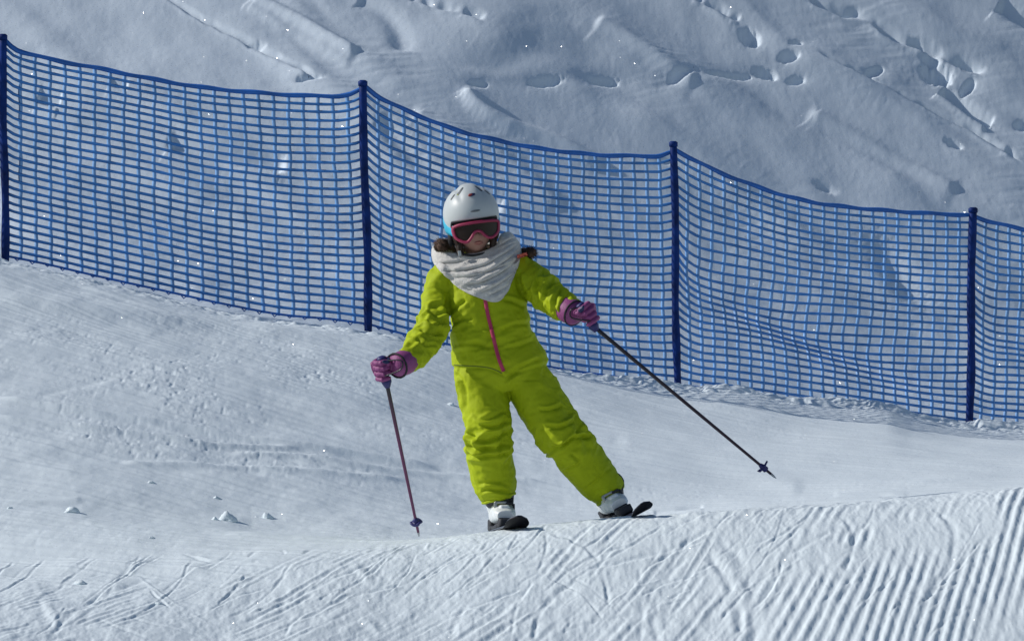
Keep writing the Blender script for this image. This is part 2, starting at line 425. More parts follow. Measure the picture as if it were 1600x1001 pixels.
# ski tracks on the near slope
for pts, wd, dp in [
    ([(1105, 858), (1130, 885), (1150, 930), (1160, 985)], 7, .016),
    ([(1120, 838), (1150, 860), (1172, 900), (1180, 960), (1170, 1010)], 9, .014),
    ([(860, 832), (900, 846), (930, 870), (945, 905), (950, 950)], 3.5, .010),
    ([(905, 905), (870, 925), (845, 960), (832, 1010)], 4, .011),
    ([(1320, 800), (1333, 822), (1332, 850), (1318, 885)], 4, .012),
    ([(1460, 795), (1485, 810), (1492, 840), (1478, 880), (1450, 930)], 5, .012),
    ([(1030, 1010), (1022, 960), (1035, 905), (1075, 860)], 6, .010),
    ([(1000, 1010), (1003, 960), (1030, 900)], 4, .008),
    ([(700, 1010), (725, 950), (790, 895), (905, 870)], 5, .008),
    ([(920, 888), (985, 872), (1045, 855), (1110, 822)], 4, .013),
    ([(740, 900), (830, 868), (905, 862)], 3, .007),
    ([(640, 1000), (700, 965), (760, 940), (820, 915)], 3, .010),
    ([(665, 880), (730, 868), (820, 848)], 3, .010),
    ([(380, 972), (440, 940), (520, 900), (560, 882), (600, 862)], 3.5, .013),
    ([(75, 1000), (120, 955), (170, 925), (235, 895)], 5, .012),
    ([(25, 872), (50, 900), (75, 945), (92, 990)], 7, -.012),
    ([(180, 925), (235, 907), (270, 900)], 3, .010),
    ([(555, 878), (575, 905), (570, 960), (600, 1000)], 7, -.008),
    ([(440, 1000), (470, 960), (560, 925), (640, 905)], 3, .009),
    ([(0, 945), (60, 925), (120, 905)], 3, .009),
    ([(800, 1000), (806, 950), (835, 905)], 3, .008),
    ([(1235, 860), (1260, 842), (1300, 822)], 4, .008),
    ([(1250, 1000), (1270, 960), (1330, 900)], 6, -.008)]:
    carve(Zp, Up, Vp, pts, wd*1.0, dp*.42, .4, 1, asp=1.5, wob=2.2, mask=fg)
# many fine scratches left by ski edges
rs = random.Random(4); fgk = sstep(14.62, 14.5, Dp)
for i in range(150):
    x0 = rs.uniform(-40, 1500); y0 = rs.uniform(795+.075*(800-min(x0, 800))+10, 1000)
    if x0 > 1250 and rs.random() < .6: continue
    L_ = rs.uniform(30, 170); a = math.radians(rs.gauss(-30-16*x0/1500, 6)) if rs.random() < .86 else math.radians(rs.uniform(-80, 60))
    cv = rs.uniform(-.25, .25); pts = []
    for q in range(4):
        aa = a+cv*q; pts.append((x0, y0)); x0 += math.cos(aa)*L_/3; y0 += math.sin(aa)*L_/3
    carve(Zp, Up, Vp, pts, rs.uniform(1.6, 2.6), rs.uniform(.0013, .0040)*rs.choice([1, 1, 1, -.6]), .45, rs.choice([-1, 1]), asp=1.5, wob=1.2, seed=i, mask=fgk)
# marks just above the crest and lines across the run
for pts, wd, dp, b in [
    ([(1050, 797), (1150, 790), (1250, 782), (1400, 772)], 2.6, .014, .6),
    ([(1020, 803), (1060, 797), (1100, 793)], 2.6, .012, .4),
    ([(-20, 622), (120, 645), (260, 668), (420, 698), (560, 715), (700, 738)], 2.6, -.038, .0),
    ([(-20, 655), (120, 672), (250, 690), (330, 702), (480, 712)], 2.4, -.032, .0),
    ([(180, 725), (330, 735), (450, 742), (640, 752)], 2.6, -.022, .0),
    ([(350, 715), (480, 722), (600, 735), (860, 762)], 2.4, -.022, .0),
    ([(60, 622), (110, 608), (175, 595)], 2.6, .005, .3),
    ([(-20, 790), (60, 788), (130, 786)], 3, -.009, .4),
    ([(-20, 888), (60, 882), (200, 880), (330, 885)], 4, -.012, .4),
    ([(960, 690), (1060, 705), (1160, 728), (1260, 760)], 9, -.012, .0),
    ([(0, 520), (200, 560), (420, 600), (700, 640)], 5, -.010, .5),
    ([(-20, 462), (120, 480), (260, 495), (420, 512), (560, 528), (650, 545)], 7, -.025, .3),
    ([(1300, 772), (1420, 776)], 6, -.004, .0)]:
    carve(Zp, Up, Vp, pts, wd*1.5, dp*.7, b, 1, asp=1.0, wob=.4, steady=True)
# ragged berm that laps over the foot of the net on the right
F_ = fence_d(Up)
berm = np.exp(-((Dp-(F_-.30))/.16)**2)*sstep(820, 960, Up)*(.022+.030*np.clip(fbm(Xp*5, Dp*3, 71, 3)+.35, 0, 1))
Zp += berm + np.exp(-((Dp-(F_-.45))/.3)**2)*.010*fbm(Xp*16, Dp*9, 73, 3)
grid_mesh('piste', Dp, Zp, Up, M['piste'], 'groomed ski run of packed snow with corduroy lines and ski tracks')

# ---------------- hill
Dh, Zh = pchip_rows(KD, ZK, PISTE_END, len(SEG))
# first row repeats the last row of the piste exactly
Uh = np.broadcast_to(u, Dh.shape).copy(); Xh = (Uh-CX)/FPX*Dh
Vh = CY - Zh/Dh*FPX
hm = sstep(0, .6, Dh-fence_d(Uh)-.2)
rel = np.zeros_like(Zh)
# wind-packed ribs running down to the right (photo direction about (1, .62))
rc = (-(Uh)*.53 + Vh*.85)       # across the ribs, px
ra = (Uh*.85 + Vh*.53)
warp = 55*fbm(Uh/330., Vh/330., 81, 2)
rib = n2((rc+warp)/84., ra/900., 182)
rib2 = n2((rc+warp)/33., ra/420., 83)
rel += hm*(.044*rib*(.5+.7*np.clip(n2(Uh/400., Vh/300., 84)+.3, 0, 1)) + .013*rib2)
rel += hm*.024*fbm(Xh*1.0, Dh*.8, 85, 3)
rel += hm*.0016*fbm(Xh*5, Dh*4, 86, 4, .5)
rel += hm*.0009*fbm(Xh*20, Dh*12, 87, 3, .6)
# fine wind streaks
rel += hm*.0035*n2((Uh*.12+Vh)/4., Uh/45., 88)*np.clip(n2(Uh/150., Vh/120., 89)+.2, 0, 1)
Zh += rel
V2 = Vh
for pts, wd, dp, b in [
    ([(245, -10), (320, 35), (400, 78), (460, 112), (505, 140)], 3.2, .055, .35),
    ([(1085, -10), (1130, 15), (1160, 30)], 5, .06, .5),
    ([(1262, -8), (1310, 14), (1345, 20), (1400, 52), (1445, 68), (1490, 90), (1545, 110)], 5, .10, .4),
    ([(1275, 82), (1340, 115), (1400, 140), (1450, 165), (1520, 200), (1600, 252)], 4, .09, .4),
    ([(1470, 130), (1500, 150), (1550, 186)], 8, .16, .5),
    ([(640, -10), (720, 20), (760, 38)], 6, .05, .4),
    ([(720, 142), (752, 175), (800, 200), (860, 222), (940, 262)], 11, -.10, .0),
    ([(390, 0), (440, 28), (500, 62), (560, 98)], 9, -.075, -.6),
        ([(560, -8), (600, 15), (625, 50), (628, 85)], 14, .05, .1),
    ([(930, 40), (1010, 90), (1090, 140)], 12, -.05, -.4),
    ([(1260, 170), (1330, 205), (1400, 245), (1500, 300)], 12, -.06, -.4),
    ([(1560, 0), (1600, 22), (1640, 40)], 12, .12, .3),
    ([(1570, 230), (1600, 245), (1660, 280)], 5, .06, .3),
    ([(1110, 275), (1190, 330), (1300, 400), (1420, 470), (1500, 560)], 20, -.07, -.3),
    ([(1340, 350), (1390, 400), (1420, 450), (1470, 490)], 20, .09, .1),
    ([(260, 225), (330, 245), (400, 255), (450, 262)], 13, .10, .4),
    ([(60, 155), (95, 165)], 11, .10, .4),
    ([(170, 140), (200, 148)], 8, .06, .4),
    ([(590, 190), (650, 250), (720, 300), (790, 330)], 14, .08, .4),
    ([(640, 180), (720, 215), (800, 262), (880, 330)], 14, -.06, -.3)]:
    carve(Zh, Uh, V2, pts, wd*1.15, dp*(.75 if wd > 7 else .62), b*.6, 1, asp=1.3, wob=(.6 if wd > 7 else 2.2), steady=(wd > 7), seed=int(pts[0][0]))
for pts in [[(400, -10), (480, 35), (570, 95), (650, 150)], [(850, -10), (960, 55), (1090, 130), (1200, 175)], [(900, 165), (1050, 215), (1200, 300)],
            [(1180, 50), (1330, 125), (1420, 165)], [(1040, 250), (1180, 320), (1330, 420)], [(-60, 40), (200, 150), (480, 290)], [(80, 210), (350, 330), (560, 420)],
            [(270, -10), (420, 80), (560, 180), (720, 290), (900, 420)], [(1260, 230), (1430, 290), (1640, 370)], [(1290, -20), (1400, 20), (1600, 90)], [(700, 30), (860, 110), (960, 190)]]:
    carve(Zh, Uh, V2, pts, 26, -.040, 0, 1, asp=1.25, wob=0, seed=int(pts[1][0]), steady=True)
# footprints: a line of them and a trampled place
def print_at(x, y, rx, ry, dp, rot=0.0):
    k = (abs(Uh-x) < rx*4) & (abs(Vh-y) < rx*4)
    if not k.any(): return
    ry *= .8
    a, b = Uh[k]-x, Vh[k]-y; c, s = math.cos(rot), math.sin(rot)
    a, b = a*c+b*s, -a*s+b*c
    r = np.sqrt((a/rx)**2+(b/ry)**2) + .12*n2(a/5., b/5., int(x))
    Zh[k] += -dp*.50*(1-sstep(.2, 1.25, r)) - dp*.10*np.exp(-(r/1.9)**2)
for f in [(748, 133, 15, 6, .12, 0), (852, 131, 27, 8, .15, 0), (943, 128, 24, 9, .17, 0), (1062, 127, 20, 9, .17, -.3), (1140, 113, 34, 7, .16, -.05),
          (1195, 108, 20, 9, .14, .3), (1243, 121, 15, 7, .14, 0), (1171, 56, 17, 14, .20, .6), (1232, 90, 17, 9, .15, 0), (1244, 70, 10, 5, .1, 0),
          (1366, 110, 15, 9, .18, -.5), (1462, 106, 26, 17, .26, .3), (1455, 85, 18, 9, .14, .3), (1507, 98, 16, 8, .16, .4), (1512, 128, 14, 10, .15, -.6),
          (1530, 178, 20, 9, .18, .6), (1490, 225, 16, 7, .10, .4), (400, 76, 15, 5, .10, .1), (482, 134, 22, 5, .10, 0), (1430, 62, 13, 6, .1, .3),
          (1596, 188, 12, 10, .12, 0), (1040, 255, 12, 6, .05, 0), (1290, 290, 22, 8, .05, .4)]:
    print_at(*f)
Zh[0] = Zp[-1]
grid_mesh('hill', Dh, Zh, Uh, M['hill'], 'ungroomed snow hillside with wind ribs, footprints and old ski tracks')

def ground_z(X, D):
    uu = X/D*FPX+CX
    j = int(np.clip(np.searchsorted(u, uu), 1, len(u)-1)); i = int(np.clip(np.searchsorted(Dp[:, j], D), 1, Dp.shape[0]-1))
    return float(Zp[i, j])

# ================================================================== FENCE
fence = empty('net_fence', W(800, 560, 22.8), 'blue plastic net fence strung between navy posts along the edge of the run', 'fence')
POSTS = [((5, 57), (9, 406), 22.0, 12.5), ((567, 129), (577, 513), 22.15, 13), ((1052, 224), (1060, 596), 23.15, 12), ((1520, 327), (1513, 659), 24.15, 13), ((1972, 425), (1968, 705), 25.1, 10.5)]
POSTS = [((-560, -8), (-552, 285), 22.0, 12.5)] + POSTS
TOPS = [[(-560, 0), (-500, 20), (-400, 30), (-250, 45), (-100, 56), (0, 62)],
        [(8, 62), (24, 76), (60, 87), (100, 96), (160, 107), (224, 120), (280, 130), (320, 136), (384, 142), (440, 146), (520, 149), (545, 146), (566, 137)],
        [(570, 133), (592, 150), (640, 173), (720, 204), (790, 221), (850, 232), (960, 242), (1025, 243), (1050, 236)],
        [(1054, 232), (1080, 246), (1120, 266), (1160, 282), (1200, 296), (1240, 308), (1300, 319), (1360, 325), (1440, 331), (1518, 335)],
        [(1521, 336), (1545, 344), (1600, 357), (1700, 385), (1850, 410), (1972, 430)]]
BOTS = [[(-552, 280), (-300, 335), (0, 402)],
        [(9, 402), (60, 412), (150, 433), (250, 455), (350, 477), (450, 495), (520, 501), (577, 509)],
        [(577, 509), (640, 526), (760, 553), (870, 577), (960, 590), (1060, 602)],
        [(1060, 602), (1170, 617), (1250, 629), (1400, 652), (1513, 668)],
        [(1513, 664), (1600, 674), (1800, 690), (1968, 712)]]
NR = 27
def net_point(k, s, t, off=0.):
    """k span, s 0..1 along, t 0..1 from top to bottom"""
    d0, d1 = POSTS[k][2], POSTS[k+1][2]
    tx = np.array([p[0] for p in TOPS[k]], float); ty = [p[1] for p in TOPS[k]]
    bx = np.array([p[0] for p in BOTS[k]], float); by = [p[1] for p in BOTS[k]]
    xt = tx[0]+(tx[-1]-tx[0])*s; xb = bx[0]+(bx[-1]-bx[0])*s
    yt = float(smooth_interp(np.array(xt), tx, ty)); yb = float(smooth_interp(np.array(xb), bx, by))
    env = math.sin(math.pi*s)**.6; ev = math.sin(math.pi*min(1, t*.97+.03))
    x = xt+(xb-xt)*t; y = yt+(yb-yt)*t
    # slack: every row hangs a little, the third bay has a long fold across it
    g = float(n2(np.array(k*9+s*2.3), np.array(t*2.1), 5)); g2 = float(n2(np.array(k*9+s*5.5), np.array(t*4.3), 6))
    y += ev*env*(5*g+3*g2); x += ev*env*(4*g2)
    amp = [1, .35, .8, 1.7, 1.4][k]
    fold = math.exp(-((t-(.42+.42*s))/.13)**2)
    y += ev*env*amp*9*fold; x += env*ev*amp*-5*fold
    if k in (2, 3, 4): y += 16*amp*math.exp(-s*7)*math.sin(math.pi*t)**.8*math.sin(min(s*14, math.pi/2))
    dd = d0+(d1-d0)*s + env*ev*(.07*g+.05*amp*fold) + off
    return W(x, y, dd)
def ribbon(mb, pts, hw, th, vertical):
    """flat plastic strand with rectangular section"""
    k = len(pts); vs = []
    for i, p in enumerate(pts):
        t = (pts[min(i+1, k-1)]-pts[max(i-1, 0)]).normalized()
        nrm = Vector((0, 1, 0)); nrm = (nrm-t*nrm.dot(t)).normalized(); a = t.cross(nrm)
        h = hw[i] if hasattr(hw, '__len__') else hw
        vs += [p+a*h+nrm*th*.3, p+a*h*.2-nrm*th, p-a*h-nrm*th*.3, p-a*h*.2+nrm*th]
    fs = [(i*4+j, i*4+(j+1) % 4, (i+1)*4+(j+1) % 4, (i+1)*4+j) for i in range(k-1) for j in range(4)]
    mb.add(vs, fs)
# one running net: strands of each bay
for k in range(5):
    span = (POSTS[k+1][0][0]-POSTS[k][0][0])/FPX*(POSTS[k][2]+POSTS[k+1][2])/2
    span = math.hypot(span, POSTS[k+1][2]-POSTS[k][2]); nv = max(2, int(round(span/.0845)))
    h_, v_ = MB(), MB()
    for r in range(1, NR):
        t = r/NR; N = 44
        jit = .0022*random.uniform(-1, 1)
        ribbon(h_, [net_point(k, i/N, t+jit) for i in range(N+1)], [.0080+.0008*math.sin(i*2.1+r) for i in range(N+1)], .0022, False)
    for c in range(1, nv):
        s = c/nv; N = 54
        ribbon(v_, [net_point(k, s+.0012*math.sin(i*.9+c), i/N, .003) for i in range(N+1)], .0105, .0016, True)
    hor = h_.build('net_panel', M['net'], fence)
    v_.build('cross_strand', M['netv'], hor)
    tb = MB(); N = 60
    ribbon(tb, [net_point(k, i/N, .004+.002*math.sin(i*.7), -.006) for i in range(N+1)], [.0125+.0015*math.sin(i*.8) for i in range(N+1)], .005, False)
    tb.build('top_band', M['band'], fence)
    bb = MB()
    ribbon(bb, [net_point(k, i/N, .993, -.004) for i in range(N+1)], .0065, .004, False)
    # drawn-up folds along the hem, small hanging loops
    for i in range(0, nv, 1):
        s = (i+.5)/nv; p = net_point(k, s, .992, -.004); q = net_point(k, min(1, s+.5/nv), .99, -.004)
        bb.tube([p, p+(q-p)*.5+Vector((0, 0, -.014-.008*random.random())), q], .004, 5)
    bb.build('bottom_cord', M['band'], fence)
for (t_, b_, d, wpx) in POSTS:
    r = wpx/FPX*d/2; mb = MB()
    T, B = W(*t_, d), W(*b_, d)-Vector((0, 0, .25))
    N = 22; pts = []; rr = []
    for i in range(N+1):
        f = i/N; p = T.lerp(B, f)+Vector((.006*math.sin(f*7+d*3)*math.sin(f*3.1), -.012, 0))
        pts.append(p); rr.append(r*(1+.10*math.sin(f*23+d)*(.5 if f < .5 else 1.)))
    rr[0] = r*.9
    mb.tube([T+Vector((0, -.012, .004))]+pts, [r*.6]+rr, 14)
    po = mb.build('post', M['post'], fence)
    cp = MB(); cp.tube([T+Vector((0, -.012, .012)), T+Vector((0, -.012, .004)), T+Vector((0, -.012, -.02))], [r*.7, r*1.15, r*1.12], 14)
    cp.build('cap', M['post'], po)

# ================================================================== SNOW CLUMPS
CL = [(356, 812, 15, .8, 'largest snow lump on the run, in the middle of a small group'),
      (418, 810, 9, 1.0, 'upright snow lump nearest the skier, right of the largest lump'),
      (336, 812, 5, .9, 'small snow crumb close against the left side of the largest lump'),
      (112, 800, 11, .7, 'wedge of snow lying far to the left with a dark shaded side'),
      (338, 779, 5.5, .7, 'small snow clod lying just above the largest lump'),
      (235, 754, 6, .6, 'flat snow clod lying farther up the run than the others'),
      (126, 911, 8, .6, 'rounded snow crumb near the lower left corner of the run'),
      (248, 943, 6, .5, 'snow crumb nearest the camera, low on the left'),
      (15, 794, 4.5, .6, 'tiny snow crumb at the left edge of the view'),
      (237, 841, 4.5, .6, 'small snow crumb below and between the wedge and the largest lump'),
      (704, 632, 6, .6, 'snow clod lying to the left of the knee of the skier')]
def ray_ground(uu, vv):
    j = int(np.clip(np.searchsorted(u, uu), 1, len(u)-1))
    V = CY-Zp[:, j]/Dp[:, j]*FPX
    for i in range(20, len(V)):
        if V[i] <= vv: return Dp[i, j], Zp[i, j]
    return Dp[-1, j], Zp[-1, j]
for i, (x, y, r, hgt, lab) in enumerate(CL):
    d, z = ray_ground(x, y); R = r/FPX*d
    mb = MB(); mb.ball((0, 0, 0), 1.0, 24)
    a = np.array([tuple(v) for v in mb.v])
    rad = 1+.30*n3(a[:, 0]*1.3+i*7, a[:, 1]*1.3, a[:, 2]*1.3, 5)+.16*n3(a[:, 0]*3.1+i, a[:, 1]*3.1, a[:, 2]*3.1, 6)
    a = a*rad[:, None]
    a[:, 2] = np.where(a[:, 2] > 0, a[:, 2]*hgt*(.95), a[:, 2]*.5)
    k = 1-.22*np.clip(a[:, 2], 0, 1); a[:, 0] = a[:, 0]*k-.12*np.clip(a[:, 2], 0, 2); a[:, 1] *= k
    a = a*R+np.array([(x-CX)/FPX*d, d, z])
    o = mesh_obj('snow_clump', a, mb.f, M['piste']); tag(o, lab, 'snow lump', 'snow lumps scattered on the run')

# ================================================================== SKIER
D0 = 15.0
skier = empty('person', W(860, 822, D0), 'child skier in lime green one-piece suit with white helmet and grey scarf, arms spread', 'person')
PX = D0/FPX
def S(cx, cy, hw, hd, off=0.0):
    return (W(cx, cy, D0+off), hw*PX, hd*PX)

# ---- suit : torso, arms and legs merged to a single skin
mb = MB()
TORSO = [S(751, 405, 32, 30, .03), S(751, 410, 50, 36, .025), S(753, 420, 64, 42, .02), S(757, 445, 63, 45, .01), S(761, 480, 61, 47, .0), S(768, 520, 64, 48, .0),
         S(776, 553, 69, 49, .0), S(781, 568, 73, 51, .0), S(784, 585, 73, 50, .0), S(787, 600, 70, 47, .0), S(789, 610, 56, 36, 0.)]
mb.loft(TORSO, 40, power=2.25)
LEGL = [S(748, 578, 39, 42, 0), S(751, 600, 40, 43, -.01), S(757, 630, 39, 42, -.03), S(763, 660, 36, 41, -.05), S(763, 690, 36.5, 38, -.05),
        S(766, 720, 36, 37, -.02), S(770, 742, 36, 37, 0), S(774, 760, 34, 35, .005), S(778, 774, 28, 31, .005), S(780, 780, 25, 29, .005)]
mb.loft(LEGL, 32)
LEGR = [S(822, 590, 38, 42, 0), S(838, 618, 38.5, 43, -.01), S(856, 648, 38, 42, -.03), S(876, 677, 38.5, 42, -.05), S(898, 703, 36.5, 38, -.04),
        S(918, 730, 34, 36, -.02), S(936, 752, 31.5, 35, .0), S(949, 765, 28, 33, .005), S(955, 773, 24, 30, .005)]
mb.loft(LEGR, 32)
ARML = [S(706, 424, 26, 30, .02), S(690, 440, 25, 29, .01), S(683, 462, 22, 27, 0), S(680, 486, 21, 26, -.04), S(674, 512, 24, 26, -.10), S(663, 535, 24.5, 25, -.18),
        S(648, 553, 21.5, 22, -.26), S(636, 563, 17, 18, -.31), S(631, 567, 14, 15, -.33)]
mb.loft(ARML, 28)
ARMR = [S(806, 420, 27, 30, .02), S(822, 431, 27, 30, .01), S(838, 444, 28, 29, -.02), S(859, 461, 25, 27, -.07), S(876, 474, 24.5, 25, -.12), S(889, 484, 20, 21, -.15), S(895, 488, 17, 17, -.17)]
mb.loft(ARMR, 28)
# collar under the scarf
mb.loft([S(750, 420, 40, 36, .02), S(749, 414, 33, 32, .03), S(748, 409, 29, 29, .055)], 28)
suit = mb.remeshed('ski_suit', .0042, 5, .6)
co = get_co(suit); no = get_no(suit)
def limb(co, secs):
    """nearest position on a limb axis: distance ratio, t (m along), angle"""
    P = np.array([tuple(s[0]) for s in secs]); R = np.array([max(s[1], s[2]) for s in secs])
    best = np.full(len(co), 1e9); T = np.zeros(len(co)); A = np.zeros(len(co)); acc = 0
    for i in range(len(P)-1):
        a, b = P[i], P[i+1]; ab = b-a; L = np.linalg.norm(ab)
        t = np.clip(((co-a)@ab)/L**2, 0, 1); q = a+t[:, None]*ab; v = co-q
        dr = np.linalg.norm(v, axis=1)/(R[i]+(R[i+1]-R[i])*t)
        tt = ab/L; B = np.array([0, 1., 0]); B = B-tt*(B@tt); B /= np.linalg.norm(B); N = np.cross(tt, B)
        k = dr < best
        best = np.where(k, dr, best); T = np.where(k, acc+t*L, T); A = np.where(k, np.arctan2(v@B, v@N), A); acc += L
    return best, T, A, acc
disp = np.zeros(len(co))
limbs = [('t', TORSO), ('l', LEGL), ('r', LEGR), ('a', ARML), ('b', ARMR)]
res = [limb(co, s) for _, s in limbs]
dist = np.stack([r[0] for r in res]); own = np.argmin(dist, 0)
def ridge(x): return 1-2*np.abs(x)
for i, (kind, secs) in enumerate(limbs):
    d_, T, A, Ltot = res[i]
    wgt = np.exp(-np.clip(d_-dist.min(0), 0, 9)*7)          # soft ownership
    f = T/Ltot; ca, sa = np.cos(A), np.sin(A)
    def folds(freq, tw, seed, ang=1.2):
        return n3(ca*ang, sa*ang, T*freq + tw*ca + .5*n3(ca*1.5, sa*1.5, T*9, seed+9), seed)
    if kind == 't':
        amp = .0022+.0035*np.exp(-((f-.62)/.22)**2)
        w_ = amp*(ridge(folds(20, .9, 200+i))*.8 + .8*folds(36, -.7, 210+i, 2.2))
        w_ += .004*n3(co[:, 0]*11, co[:, 1]*11, co[:, 2]*7, 220)
        # soft creases drawn from the armpits to the chest
    elif kind in 'lr':
        amp = .0016+.0085*np.exp(-((f-(.53 if kind == 'l' else .50))/.12)**2)+.002*np.exp(-((f-.93)/.07)**2)+.003*np.exp(-((f-.08)/.1)**2)
        w_ = amp*(ridge(folds(26, 1.1, 230+i))*.9 + .55*folds(52, -1.0, 240+i, 2.0)) + .0035*folds(9, .5, 250+i)
    else:
        amp = .0025+.0062*np.exp(-((f-.55)/.22)**2)+.004*np.exp(-((f-.9)/.08)**2)
        w_ = amp*(ridge(folds(30, 1.2, 260+i))*.9 + .6*folds(62, -1.2, 270+i, 2.0)) + .003*folds(12, .6, 280+i)
    disp += np.where(own == i, 1, 0)*w_*1.2*np.clip(wgt, .3, 1)
# smooth ownership jumps a little: average over neighbours
ne = np.empty(len(suit.edges)*2, np.int32); suit.edges.foreach_get('vertices', ne); ne = ne.reshape(-1, 2)
def nsmooth(val, it):
    for _ in range(it):
        s_ = val.copy(); c_ = np.ones(len(val))
        np.add.at(s_, ne[:, 0], val[ne[:, 1]]); np.add.at(s_, ne[:, 1], val[ne[:, 0]])
        np.add.at(c_, ne[:, 0], 1); np.add.at(c_, ne[:, 1], 1); val = s_/c_
    return val
wq = co*26 + .6*n3(co[:, 0]*14, co[:, 1]*14, co[:, 2]*14, 300)[:, None]
disp += .0014*ridge(n3(wq[:, 0], wq[:, 1], wq[:, 2]*1.3, 301)) + .0013*ridge(n3(wq[:, 0]*2.1, wq[:, 1]*2.1, wq[:, 2]*2.6, 302))
disp = nsmooth(disp, 1)
# waist seam: jacket part hangs a few mm proud of the trouser part; deep creases at known places
pu = co[:, 0]/co[:, 1]*FPX+CX; pv = CY-co[:, 2]/co[:, 1]*FPX
legside = own != 0
seam_y = 571+np.clip((pu-745)/45, 0, 1)**2*14+np.clip((pu-790)/60, 0, 1)*-18
front = own <= 2
disp += front*(.0045*sstep(3, -1.5, pv-seam_y)*sstep(-40, -6, pv-seam_y) - .004*np.exp(-((pv-seam_y-3)/3.)**2))
def crease(pts, wd, dp, bulge=.6):
    global disp
    d, s, t = pl_dist(pu, pv, catmull(pts, 6))
    e = sstep(0, .15, t)*sstep(1, .85, t)*(no[:, 1] < .35)
    dp = dp*1.3; wd = wd*.9
    disp += e*(-dp*np.exp(-(d/wd)**2) + bulge*dp*np.exp(-((d*s-wd*1.8)/(wd*1.1))**2))
for pts, wd, dp in [
    ([(727, 694), (745, 702), (772, 701), (797, 690)], 3.2, .012), ([(735, 680), (760, 690), (797, 672)], 3, .009),
    ([(748, 662), (770, 668), (796, 655)], 3, .008), ([(726, 676), (740, 684)], 3, .010),
    ([(728, 708), (755, 714), (798, 706)], 3, .006), ([(738, 650), (760, 655), (792, 640)], 3, .005),
    ([(750, 768), (770, 764), (803, 772)], 2.6, .007), ([(745, 756), (775, 752), (800, 760)], 3, .004),
    ([(880, 632), (860, 640), (840, 640)], 3, .006), ([(900, 656), (875, 668), (850, 665)], 3.2, .008), ([(925, 682), (895, 684), (875, 700)], 3.2, .008),
    ([(905, 668), (888, 690), (860, 700)], 3, .006), ([(890, 706), (905, 722), (880, 735)], 3, .006), ([(955, 728), (930, 752), (912, 765)], 2.6, .004),
    ([(698, 465), (700, 490), (703, 520)], 4.5, .012), ([(700, 492), (715, 480), (730, 468)], 3.5, .007), ([(703, 510), (725, 498), (740, 500)], 3.5, .006),
    ([(820, 462), (812, 445), (810, 425)], 4.5, .010), ([(822, 480), (800, 470), (785, 468)], 3.5, .006), ([(828, 505), (800, 508), (780, 520)], 3.5, .005),
    ([(664, 500), (680, 508), (697, 505)], 3, .008), ([(655, 515), (672, 522), (694, 520)], 3, .008), ([(650, 528), (665, 538), (684, 538)], 2.8, .006), ([(668, 484), (682, 492), (698, 488)], 3, .006),
    ([(850, 420), (840, 440), (838, 462)], 3.5, .007), ([(866, 432), (855, 452), (850, 478)], 3.5, .008), ([(880, 446), (868, 465), (866, 490)], 3, .007), ([(890, 458), (878, 475), (878, 500)], 2.6, .006),
    ([(709, 580), (725, 600), (728, 640)], 4, .006), ([(845, 560), (820, 570), (792, 585)], 3.5, .006), ([(789, 600), (795, 590), (812, 578)], 3, .006),
    ([(706, 540), (740, 536), (770, 545)], 3.5, .004), ([(838, 530), (810, 540), (785, 545)], 3.5, .004)]:
    crease(pts, wd, dp)
co2 = co+no*disp[:, None]
set_co(suit, co2)
suit_o = link('ski_suit', suit, M['suit'], skier)
bvh = BVHTree.FromPolygons([Vector(c) for c in co2], [tuple(p.vertices) for p in suit.polygons])
def on_front(tree, uu, vv, lift=.002, fallback=D0-.1):
    dr = W(uu, vv, 1.0).normalized(); h = tree.ray_cast(Vector((0, 0, 0)), dr)
    if h[0] is None: return W(uu, vv, fallback), -dr
    return h[0]-dr*lift, h[1]
def front_ribbon(name, tree, pts, hw, lift, m_, parent, n=6, th=.0012):
    pts = catmull(pts, n); k = len(pts); vs = []
    for i, p in enumerate(pts):
        t = np.array(pts[min(i+1, k-1)])-np.array(pts[max(i-1, 0)]); t /= np.linalg.norm(t); a = np.array([-t[1], t[0]])
        h = hw[min(i*len(hw)//k, len(hw)-1)] if hasattr(hw, '__len__') else hw
        for q in (-1, -.35, .35, 1):
            c, _ = on_front(tree, p[0]+a[0]*h*q, p[1]+a[1]*h*q, lift+(th if abs(q) < .5 else 0)); vs.append(c)
        for q in (1, -1):
            c, _ = on_front(tree, p[0]+a[0]*h*q, p[1]+a[1]*h*q, -.002); vs.append(c)
    fs = [(i*6+j, i*6+(j+1) % 6, (i+1)*6+(j+1) % 6, (i+1)*6+j) for i in range(k-1) for j in range(6)]
    return mesh_obj(name, vs, fs, m_, parent)
front_ribbon('zipper', bvh, [(757, 462), (762, 490), (768, 515), (774, 540), (780, 562), (787, 580)], 2.9, .0035, M['zip'], suit_o)
front_ribbon('stripe', bvh, [(808, 401), (816, 399), (825, 396)], 3.0, .003, M['coral'], suit_o)
front_ribbon('waist_seam', bvh, [(709, 570), (725, 571), (745, 572), (762, 574), (775, 578), (784, 583)], .8, .001, M['seam'], suit_o)
# trouser hems: thick rolled cuffs
def ring(mbx, c, ax, ra, rb, r, n=32):
    ax = ax.normalized(); B = Vector((0, 1, 0)); B = (B-ax*B.dot(ax)).normalized(); N = ax.cross(B)
    pts = [Vector(c)+N*ra*math.cos(2*math.pi*i/n)+B*rb*math.sin(2*math.pi*i/n) for i in range(n+1)]
    mbx.tube(pts, [r*(1+.18*math.sin(i*2.3)) for i in range(n+1)], 8, cap=False)
for secs, k, rr_ in ((LEGL, -1, 1.05), (LEGR, -1, 1.07)):
    m_ = MB(); c = Vector(secs[k][0]); ax = c-Vector(secs[k-2][0])
    ring(m_, c-ax*.12, ax, secs[k][1]*rr_, secs[k][2]*1.0, .0055)
    m_.build('hem', M['suit'], suit_o)

